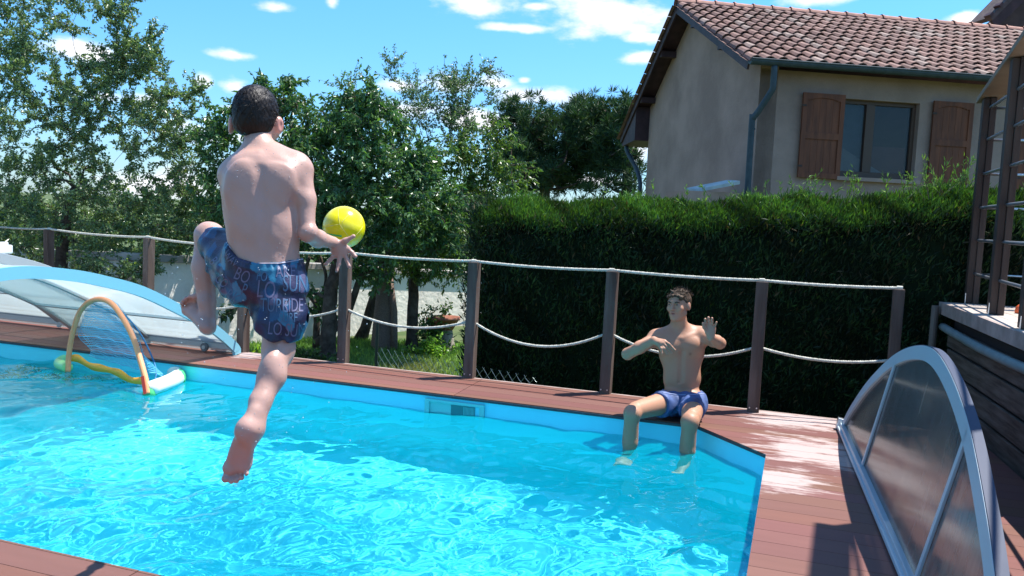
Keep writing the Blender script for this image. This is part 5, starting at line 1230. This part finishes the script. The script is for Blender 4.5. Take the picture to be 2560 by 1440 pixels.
# water beads on the back and around the boy
rs = np.random.default_rng(90); bvb = BVHTree.FromPolygons([tuple(v) for v in np.array(B.mesh()[0])], [tuple(f) for f in B.mesh()[1]]) if False else None
M['drop'] = mat('water_bead', (.85, .9, .95), .02, .8, trans=.6, ior=1.33)
me_b = bo.data; import mathutils
vb = np.empty(len(me_b.vertices)*3, np.float32); me_b.vertices.foreach_get('co', vb); vb = vb.reshape(-1, 3)+np.array(body.location); nb = np.empty(len(me_b.vertices)*3, np.float32); me_b.vertices.foreach_get('normal', nb); nb = nb.reshape(-1, 3)
bt = (nb[:, 1] < -.2)
cand = np.argwhere(bt).ravel(); pick = rs.choice(cand, 420, replace=False)
ico = np.array([(0, 0, 1), (.894, 0, .447), (.276, .851, .447), (-.724, .526, .447), (-.724, -.526, .447), (.276, -.851, .447), (.724, .526, -.447), (-.276, .851, -.447), (-.894, 0, -.447), (-.276, -.851, -.447), (.724, -.526, -.447), (0, 0, -1)])
icf = np.array([(0, 1, 2), (0, 2, 3), (0, 3, 4), (0, 4, 5), (0, 5, 1), (1, 6, 2), (2, 7, 3), (3, 8, 4), (4, 9, 5), (5, 10, 1), (6, 7, 2), (7, 8, 3), (8, 9, 4), (9, 10, 5), (10, 6, 1), (11, 7, 6), (11, 8, 7), (11, 9, 8), (11, 10, 9), (11, 6, 10)])
def beads(name, P, R_, parent, mt):
    V = (P[:, None]+ico[None]*np.array(R_)[:, None, None]).reshape(-1, 3); F = (icf[None]+np.arange(len(P))[:, None, None]*12).reshape(-1, 3); return fast_mesh(name, V, F, mt, parent, smooth=True)
o = beads('water_beads', vb[pick], rs.uniform(.0008, .0020, len(pick)), body, M['drop']); o['kind'] = 'stuff'
P = np.array([J(rs.normal(600, 130), rs.uniform(640, 1200), rs.uniform(2.5, 3.1)) for _ in range(150)]); P = P[P[:, 2] > .1]
o = beads('water_droplets', P, rs.uniform(.0008, .0022, len(P)), None, M['drop']); setp(o, 'fine water droplets flying in the air around the leaping person', 'water drops', kind='stuff')
# ball
bc = J(860, 568, 3.30); g = MB(); n1_, n2_ = 32, 20; Rb = .0825
V = [bc+Rb*np.array([sin(pi*i/n2_)*cos(2*pi*j/n1_), sin(pi*i/n2_)*sin(2*pi*j/n1_), cos(pi*i/n2_)]) for i in range(n2_+1) for j in range(n1_)]
g.add(V, [(i*n1_+j, (i+1)*n1_+j, (i+1)*n1_+(j+1) % n1_, i*n1_+(j+1) % n1_) for i in range(n2_) for j in range(n1_)])
ball = thing('ball', 'glossy bright yellow ball in the air by the jumping person\'s hand', 'ball', bc)
g.build('shell', mat('yellow_vinyl', (.88, .80, .005), .22, .5, coat=.4, sss=0), ball, smooth=True)
g = MB()
def garc(a, b, tot=24, rr=.0007):
    a = np.array(a, float); a /= np.linalg.norm(a); b = np.array(b, float); b /= np.linalg.norm(b); t = np.linspace(0, 1, tot)[:, None]; q = a*(1-t)+b*t; q /= np.linalg.norm(q, axis=1)[:, None]; g.tube(bc+q*Rb, rr, 5)
garc((0, -1, .15), (-.2, -.5, .9)); garc((0, -1, .15), (-1, -.45, -.1)); garc((0, -1, .15), (.5, -.8, -.55)); garc((.5, -.2, .8), (.1, -.95, .25)); garc((-1, -.4, -.12), (-.6, -.6, -.6)); garc((-.2, -.5, .9), (.5, -.2, .8)); garc((.5, -.8, -.55), (.95, -.3, .1)); garc((.5, -.2, .8), (.95, -.3, .1))
g.build('seam_lines', mat('pale_seam', (.75, .72, .25), .4), ball)
g = MB(); th = np.linspace(-.85, .35, 14); V = [];
for q in th:
    for zz in (-.36, -.46):
        p = np.array([sin(q)-.25, -cos(q), zz*(1)]); p /= np.linalg.norm(p); V.append(bc+p*(Rb+.0006))
g.add(V, [(2*i, 2*i+1, 2*i+3, 2*i+2) for i in range(13)]); g.build('printed_band', mat('green_print', (.05, .55, .12), .4), ball)
# ================================================= seated boy
Q = at
seat = thing('person', 'seated person in plain blue swim trunks, hands raised, legs in the pool water', 'person', (1.23, 6.0, 0))
B = SDF(Q(1545, 700, 6.0)-np.array([.05, .95, 1.62]), Q(1825, 700, 6.0)+np.array([.03, .25, .02]), .0052)
B.ell(Q(1704, 880, 6.09), (.166, .100, .168), .05); B.ell(Q(1702, 850, 6.09), (.176, .085, .088), .05)
B.ell(Q(1672, 868, 6.03), (.07, .045, .055), .05); B.ell(Q(1735, 866, 6.03), (.07, .045, .055), .05)
B.ell(Q(1705, 945, 6.07), (.138, .090, .14), .06); B.ell(Q(1706, 1003, 6.07), (.140, .110, .10), .06)
B.cone(Q(1700, 838, 6.10), Q(1696, 788, 6.06), .062, .056, .03)
B.cone(Q(1698, 822, 6.11), Q(1640, 842, 6.1), .042, .048, .05); B.cone(Q(1702, 822, 6.11), Q(1756, 834, 6.1), .042, .048, .05)
B.cone(Q(1700, 846, 6.015), Q(1654, 836, 6.05), .010, .010, .02); B.cone(Q(1706, 846, 6.015), Q(1748, 832, 6.05), .010, .010, .02)
B.cone(Q(1705, 885, 5.985), Q(1703, 950, 5.975), .008, .010, .03, op='-'); B.ell(Q(1697, 957, 5.975), (.011, .02, .009), .008, op='-')
# arms
B.ell(Q(1640, 846, 6.09), (.056, .056, .06), .04); B.cone(Q(1638, 848, 6.08), Q(1600, 868, 5.98), .050, .044, .03); B.cone(Q(1600, 868, 5.98), Q(1570, 886, 5.88), .044, .038, .02)
B.cone(Q(1568, 884, 5.875), Q(1598, 870, 5.80), .040, .040, .02); B.cone(Q(1598, 870, 5.80), Q(1634, 851, 5.73), .038, .027, .02)
B.ell(Q(1758, 840, 6.08), (.056, .056, .06), .04); B.cone(Q(1760, 842, 6.07), Q(1784, 852, 5.95), .050, .044, .03); B.cone(Q(1784, 852, 5.95), Q(1799, 858, 5.87), .043, .038, .02)
B.cone(Q(1800, 858, 5.865), Q(1792, 852, 5.78), .040, .038, .02); B.cone(Q(1792, 852, 5.78), Q(1777, 843, 5.70), .036, .027, .02)
# drooping hand (viewer's left)
Wd = Q(1634, 851, 5.73); kk = [Q(1662, 853, 5.68), Q(1658, 858, 5.67), Q(1653, 861, 5.67), Q(1648, 862, 5.68)]
for q in kk: B.cone(Wd, q, .021, .0135, .012)
B.ell(Q(1648, 855, 5.70), (.036, .03, .017), .012)
tp = [((1673, 860), (1687, 875)), ((1668, 867), (1679, 882)), ((1661, 871), (1668, 885)), ((1653, 871), (1655, 883))]
for q, (a, b) in zip(kk, tp): finger(B, [q, Q(*a, 5.65), Q(*b, 5.64)], .0098, .0078, .002)
finger(B, [Q(1645, 860, 5.69), Q(1654, 870, 5.66), Q(1660, 873, 5.65)], .012, .009, .006)
# raised hand, palm to the viewer
Wd = Q(1777, 843, 5.70); kk = [Q(1766, 818, 5.685), Q(1772, 815, 5.68), Q(1779, 816, 5.68), Q(1785, 821, 5.685)]
for q in kk: B.cone(Wd, q, .022, .0135, .012)
B.ell(Q(1775, 828, 5.685), (.036, .016, .040), .012)
for q, a, b, r in zip(kk, ((1764, 807), (1772, 804), (1780, 805), (1788, 813)), ((1763, 798), (1771, 794), (1780, 796), (1791, 806)), (.0095, .0098, .0095, .0085)): finger(B, [q, Q(*a, 5.665), Q(*b, 5.65)], r, r*.85, .002)
finger(B, [Q(1768, 830, 5.68), Q(1760, 818, 5.66), Q(1758, 809, 5.655)], .013, .0095, .006)
# legs
B.cone(Q(1678, 1003, 6.03), Q(1590, 1026, 5.72), .088, .062, .04); B.ell(Q(1581, 1032, 5.67), (.056, .058, .056), .02)
def drop(p, dx, dy, dz): return np.array(p)+np.array([dx, dy, dz])
k1 = Q(1580, 1036, 5.665)
B.cone(k1, drop(k1, -.0, .015, -.20), .052, .050, .03); B.ell(drop(k1, .003, .035, -.15), (.045, .05, .085), .03); B.cone(drop(k1, 0, .015, -.20), drop(k1, -.01, .03, -.40), .048, .033, .02)
f1 = drop(k1, -.01, .03, -.41); B.ell(drop(f1, .01, .045, -.02), (.032, .036, .034), .02); B.cone(f1, drop(f1, -.06, -.12, -.045), .036, .030, .02); B.cone(drop(f1, -.06, -.12, -.045), drop(f1, -.055, -.15, -.05), .034, .030, .015, flat=((0, .2, 1), .6))
for i in range(5): finger(B, [drop(f1, -.095+i*.018, -.15+i*.004, -.052), drop(f1, -.110+i*.020, -.195+i*.006, -.057)], .0115-.0009*(4-i), .009, .003)
B.cone(Q(1733, 1006, 6.02), Q(1728, 1044, 5.66), .088, .066, .04); B.ell(Q(1725, 1052, 5.60), (.058, .06, .058), .02)
k2 = Q(1724, 1056, 5.595)
B.cone(k2, drop(k2, 0, .01, -.20), .053, .050, .03); B.ell(drop(k2, .003, .035, -.15), (.046, .05, .085), .03); B.cone(drop(k2, 0, .01, -.20), drop(k2, -.015, .01, -.40), .048, .033, .02)
f2 = drop(k2, -.015, .01, -.41); B.ell(drop(f2, .015, .045, -.02), (.032, .036, .034), .02); B.cone(f2, drop(f2, -.055, -.12, -.045), .036, .030, .02); B.cone(drop(f2, -.055, -.12, -.045), drop(f2, -.06, -.15, -.05), .034, .030, .015, flat=((0, .2, 1), .6))
for i in range(5): finger(B, [drop(f2, -.10+i*.018, -.145+i*.002, -.052), drop(f2, -.118+i*.020, -.19+i*.004, -.057)], .0115-.0009*i, .009, .003)
# head, turned to the viewer's left
hc2 = Q(1697, 762, 6.045); yaw = RAD(38); fw = np.array([-sin(yaw), -cos(yaw), -.02]); fw /= np.linalg.norm(fw); sd_ = np.array([cos(yaw), -sin(yaw), .05]); sd_ /= np.linalg.norm(sd_); upv = np.cross(sd_, fw); upv = upv if upv[2] > 0 else -upv
RM = np.array([sd_, fw, upv])
def hl_(a, b, c): return hc2+sd_*a+fw*b+upv*c
B.ell(hl_(0, -.008, .018), (.074, .092, .088), .02, R=RM); B.ell(hl_(0, .028, -.045), (.056, .060, .062), .03, R=RM)
B.ell(hl_(0, .066, -.092), (.026, .022, .020), .025, R=RM); B.cone(hl_(-.05, .01, -.062), hl_(-.012, .066, -.094), .016, .014, .02); B.cone(hl_(.05, .01, -.062), hl_(.012, .066, -.094), .016, .014, .02)
B.ell(hl_(0, .080, .028), (.050, .014, .012), .014, R=RM)
B.cone(hl_(0, .090, .014), hl_(0, .108, -.024), .008, .011, .010); B.ell(hl_(.011, .096, -.028), (.008, .008, .007), .006, R=RM); B.ell(hl_(-.011, .096, -.028), (.008, .008, .007), .006, R=RM)
for s_ in (-1, 1):
    B.ell(hl_(s_*.031, .088, .008), (.017, .014, .011), .012, op='-', R=RM); B.ell(hl_(s_*.043, .062, -.022), (.018, .018, .018), .02, R=RM)
    B.ell(hl_(s_*.031, .073, .008), (.0125, .0125, .0125), .004, R=RM)
    B.ell(hl_(s_*.078, -.006, -.008), (.010, .020, .031), .008, R=RM)
B.ell(hl_(0, .087, -.050), (.023, .010, .006), .006, R=RM); B.ell(hl_(0, .085, -.068), (.019, .010, .007), .006, R=RM); B.ell(hl_(0, .094, -.058), (.017, .009, .0045), .003, op='-', R=RM)
V, F = B.mesh(); V = relax(V, F, 1, .35)
SK2 = (.44, .225, .14)
cols = skin_cols(V, SK2, [(Q(1661, 893, 5.98), .011, (.16, .07, .05), .9), (Q(1726, 886, 5.98), .011, (.16, .07, .05), .9), (hl_(0, .09, -.05), .012, (.42, .16, .13), .6), (hl_(0, .088, -.068), .012, (.42, .16, .13), .6),
                         (hl_(.08, -.005, -.01), .03, (.45, .19, .14), .5), (Q(1775, 828, 5.68), .05, (.52, .34, .27), .5), (Q(1773, 800, 5.66), .03, (.52, .32, .25), .5), (Q(1580, 1030, 5.62), .04, (.44, .25, .18), .4)])
sb = fast_mesh('body', V, F, M['skin2'], seat, smooth=True, col=cols)
try: sb.cycles.is_caustics_receiver = True
except Exception: pass
M['eyew'] = mat('eye_white', (.32, .28, .26), .3); M['iris'] = mat('dark_iris', (.02, .015, .012), .15); M['brow'] = mat('brown_brow', (.03, .018, .011), .7)
def uvs(g, c, r, R=np.eye(3), n1_=14, n2_=9):
    c = np.array(c); V = [c+(np.array([r[0]*sin(pi*i/n2_)*cos(2*pi*j/n1_), r[1]*sin(pi*i/n2_)*sin(2*pi*j/n1_), r[2]*cos(pi*i/n2_)])@R) for i in range(n2_+1) for j in range(n1_)]
    g.add(V, [(i*n1_+j, (i+1)*n1_+j, (i+1)*n1_+(j+1) % n1_, i*n1_+(j+1) % n1_) for i in range(n2_) for j in range(n1_)])
for s_ in (-1, 1):
    g = MB(); uvs(g, hl_(s_*.031, .0765, .007), (.0125, .0095, .0045), RM); eo = g.build('eye', M['eyew'], seat, smooth=True)
    g = MB(); uvs(g, hl_(s_*.031-.002, .0825, .007), (.0066, .0045, .0048), RM, 10, 7); g.build('iris', M['iris'], eo, smooth=True)
    g = MB(); g.tube([hl_(s_*.016, .092, .022), hl_(s_*.030, .0905, .0275), hl_(s_*.047, .078, .023)], [.005, .006, .0035], 6); g.build('eyebrow', M['brow'], seat, smooth=True)
g = MB(); uvs(g, hl_(0, .087, -.058), (.015, .004, .0035), RM); g.build('mouth', mat('mouth_inside', (.09, .02, .018), .5), seat, smooth=True)
Hh = SDF(hc2-.15, hc2+.15, .005)
Hh.ell(hl_(0, -.014, .030), (.082, .096, .088), .01, R=RM)
Hh.plane(hl_(0, .052, .055), fw*1.0-upv*.75); Hh.plane(hl_(0, -.03, -.035), -upv*1+fw*.55)
for s_ in (-1, 1): Hh.ell(hl_(s_*.078, .004, -.012), (.02, .03, .034), .004, op='-', R=RM)
rs = np.random.default_rng(5)
for k in range(26):
    a = rs.uniform(-1, 1); b_ = rs.uniform(-.6, 1); p = hl_(a*.055, b_*.065, .095-.03*a*a-.025*b_*b_); dd = sd_*(rs.normal()*.5+.45)+fw*(rs.normal()*.4+.1)+upv*.45; dd /= np.linalg.norm(dd); Hh.cone(p, p+dd*rs.uniform(.025, .045), .013, .003, .008)
for k in range(9):
    a = -1+k/4.; p = hl_(a*.055, .062, .070-.01*a*a); Hh.cone(p, p+fw*.02+upv*rs.uniform(-.004, .014)+sd_*rs.normal()*.012, .012, .003, .008)
Hh.disp(lambda X, Y, Z: .0018*np.sin(X*260+Z*90)*np.sin(Z*160+Y*190))
V, F = Hh.mesh(); V = relax(V, F, 1, .3); fast_mesh('hair', V, F, M['hairb'], seat, smooth=True)
n_ = 700; a = rs.uniform(-1, 1, n_); b_ = rs.uniform(-1, .9, n_); P = hc2+sd_*(a*.06)[:, None]+fw*(b_*.068-.01)[:, None]+upv*(.106-.03*a*a-.03*b_*b_)[:, None]
leaf_mesh('hair_strands', P, sd_*.5+upv*.6+fw*.1+rs.normal(size=(n_, 3))*.45, .035, .05, np.tile((.085, .05, .028), (n_, 1))*rs.uniform(.6, 1.4, (n_, 1)), tint_mat('brown_strand', .45, .5), seat, rs, curl=0)
# trunks
Sh = SDF(Q(1600, 950, 6.1)-np.array([.05, .42, .30]), Q(1790, 950, 6.1)+np.array([.03, .16, .05]), .006)
Sh.ell(Q(1706, 1002, 6.07), (.168, .128, .115), .03); Sh.cone(Q(1684, 1003, 6.03), Q(1640, 1014, 5.88), .100, .090, .04); Sh.cone(Q(1734, 1006, 6.02), Q(1730, 1026, 5.76), .102, .088, .04)
Sh.plane(Q(1704, 978, 6.02), np.array([0, .1, 1])); Sh.plane(Q(1646, 1012, 5.90), Q(1590, 1026, 5.72)-Q(1678, 1003, 6.03)); 
ax = [Sh.lo[i]+Sh.h*np.arange(Sh.n[i]) for i in range(3)]; X, Y, Z = np.meshgrid(*ax, indexing='ij'); cut = (5.79-Y); Sh.g = np.where(X > Q(1690, 0, 5.9)[0], np.maximum(Sh.g, cut.astype(np.float32)), Sh.g)
Sh.disp(lambda X, Y, Z: .004*np.sin(X*60+Y*35+np.sin(Z*40))+.003*np.sin(X*30-Y*90+Z*70))
V, F = Sh.mesh(); V = relax(V, F, 1, .35); V[:, 2] = np.maximum(V[:, 2], .002)
M['trunk'] = mat('blue_swim_fabric', (.06, .10, .24), .6, .4, var=.25, vscale=16, bump=.3, bscale=120)
to = fast_mesh('swim_trunks', V, F, M['trunk'], seat, smooth=True)
bvh = BVHTree.FromPolygons([tuple(v) for v in V], [tuple(f) for f in F])
for nm, line in (('waist_piping', [(1655, 981), (1680, 985), (1705, 987), (1735, 986), (1760, 984)]), ('leg_piping', [(1634, 1000), (1641, 1012), (1645, 1026), (1646, 1035)])):
    c_ = smooth_curve(line, 6); pts = []
    for x, y in c_:
        d = px_ray(x, y); d /= np.linalg.norm(d); hit = bvh.ray_cast(Vector(CAM), Vector(d))
        if hit[0] is not None: pts.append(np.array(hit[0])-np.array([0, .002, 0]))
    if len(pts) > 3: g = MB(); g.tube(pts, .0035, 6); g.build(nm, mat('pale_piping_blue', (.30, .36, .58), .5), to, smooth=True)
# ================================================= inflatable goal
M['orange'] = mat('orange_vinyl', (.97, .38, .18), .45, .3)
M['yel'] = mat('yellow_orange_fabric', (.95, .42, .02), .45)
def net_mat():
    m_ = bpy.data.materials.new('blue_net'); m_.use_nodes = True; nt = m_.node_tree; L = nt.links.new; b = nt.nodes['Principled BSDF']; b.inputs['Base Color'].default_value = (.12, .50, .74, 1); b.inputs['Roughness'].default_value = .6; return m_
M['net'] = net_mat()
goal = thing('floating_goal', 'inflatable floating goal with orange arch, blue net and green and white base on the pool', 'pool goal', on_z(300, 935, WZ))
GL = on_z(172, 928, WZ)+zd*.02; GR = on_z(366, 985, WZ)+zd*.0; gx = GR-GL; gW = np.linalg.norm(gx); gx = gx/gW; gx[2] = 0; gx /= np.linalg.norm(gx); gn = np.array([-gx[1], gx[0], 0])  # gn: away from viewer
tl_ = RAD(6); gup = zd*cos(tl_)+gn*sin(tl_)
def G(a, b_, c=0.): return GL+gx*a+gup*b_+gn*c
GH = .70
# arch through pixels
pxl = [(170, 930), (172, 890), (180, 840), (197, 785), (220, 757), (250, 748), (280, 760), (310, 800), (335, 850), (352, 905), (364, 950), (368, 985)]
nG = np.cross(gx, gup); arc = np.array([on_plane(x, y, GL, nG) for x, y in pxl]); ac = []
for i in range(len(arc)-1):
    p0 = arc[max(i-1, 0)]; p1 = arc[i]; p2 = arc[i+1]; p3 = arc[min(i+2, len(arc)-1)]
    for t in np.linspace(0, 1, 5, endpoint=False): ac.append(.5*((2*p1)+(-p0+p2)*t+(2*p0-5*p1+4*p2-p3)*t*t+(-p0+3*p1-3*p2+p3)*t**3))
ac.append(arc[-1]); ac = np.array(ac)
g = MB(); g.tube(ac, .023, 12); g.build('arch', M['orange'], goal, smooth=True)
# base: U of tubes behind the arch
bl = on_z(150, 915, WZ)+zd*.03; bb = on_z(200, 900, WZ)+zd*.03; br = on_z(430, 925, WZ)+zd*.03; bm_ = on_z(440, 955, WZ)+zd*.03; fr_ = on_z(375, 985, WZ)+zd*.03
M['green'] = mat('green_vinyl', (.10, .62, .20), .3, .5, coat=.4); M['white'] = mat('white_vinyl', (.85, .90, .82), .3, .5, coat=.4); M['lime'] = mat('lime_vinyl', (.35, .80, .30), .3, .5, coat=.4)
bl0 = GL+gn*.02; cc = smooth_curve([GL-gx*.02+zd*.01, bl, bb, (bb+br)/2], 8); g = MB(); g.tube(cc, np.linspace(.045, .065, len(cc)), 14); g.build('base_tube', M['lime'], goal, smooth=True)
cc = smooth_curve([(bb+br)/2, br, bm_+gx*.02], 8); g = MB(); g.tube(cc, .07, 14); g.build('base_tube', M['green'], goal, smooth=True)
cc = smooth_curve([br+(bm_-br)*.3, bm_, fr_+zd*.01], 8); g = MB(); g.tube(cc, np.linspace(.078, .062, len(cc)), 14); g.build('base_tube', M['white'], goal, smooth=True)
g = MB(); g.tube([c-zd*.045-gn*.012 for c in cc], .055, 12); g.build('base_underside', M['green'], goal, smooth=True)
# front strap (orange, wavy) along the waterline
cc = [G(gW*t, .10+.012*sin(t*14)-.035*t, 0) for t in np.linspace(.02, .98, 24)]; g = MB()
V = []
for i, c in enumerate(cc): V += [c+gup*(.028+.01*sin(i*.9)), c+gup*(.028+.01*sin(i*.9))+gn*.006, c-gup*.03+gn*.006, c-gup*.03]
g.add(V, [(i*4+j, i*4+(j+1) % 4, i*4+4+(j+1) % 4, i*4+4+j) for i in range(23) for j in range(4)]+[(3, 2, 1, 0), (92, 93, 94, 95)]); g.build('strap', M['yel'], goal, smooth=True)
# net: strings bulging backward, from arch to base
g = MB(); cen = ac.mean(0); nst = 60
a_ = np.array([(p-GL)@gx for p in ac]); b_ = np.array([(p-GL)@gup for p in ac]); it = int(np.argmax(b_))
def top_at(a): 
    l = np.interp(a, a_[:it+1], b_[:it+1]) if a < a_[it] else np.interp(a, a_[it:], b_[it:]); return l
for i in range(nst):
    a = gW*(i+.5)/nst; tpz = top_at(a); 
    if tpz < .14: continue
    pts = [G(a, .10+(tpz-.10)*t, .05+.16*(1-t)*sin(pi*min(1, t+.25))) for t in np.linspace(0, 1, 9)]; g.tube(pts, .0027, 3, cap=False)
for j in range(34):
    z = .10+j*.019; xs_ = [a for a in np.linspace(0.01, gW-.01, 50) if top_at(a) > z+.02]
    if len(xs_) < 3: continue
    pts = [G(a, z+.004*sin(a*30+j), .05+.16*(1-(z-.10)/max(.05, top_at(a)-.10))*sin(pi*min(1, (z-.10)/max(.05, top_at(a)-.10)+.25))) for a in xs_]; g.tube(pts, .0026 if j % 5 else .006, 3, cap=False)
g.build('net', M['net'], goal)
g = MB(); pts = [G(gW*.42, top_at(gW*.42)-.02, .05), G(gW*.62, .42, .16), G(gW*.85, .16, .17), G(gW*.95, .05, .10)]; g.tube(smooth_curve([np.array(p) for p in pts], 6), .007, 6); g.build('net_edge', mat('blue_cord', (.01, .16, .34), .6), goal, smooth=True)
g = MB(); q0 = ac[-8]; q1 = ac[-1]; off = np.array([.0, -.037, 0]); g.bar(q0+off+(q1-q0)*.1, q1+off-(q1-q0)*.05, .026, .003, up=(0, -1, 0)); g.build('red_label_strip', mat('red_print', (.60, .05, .03), .4), goal)
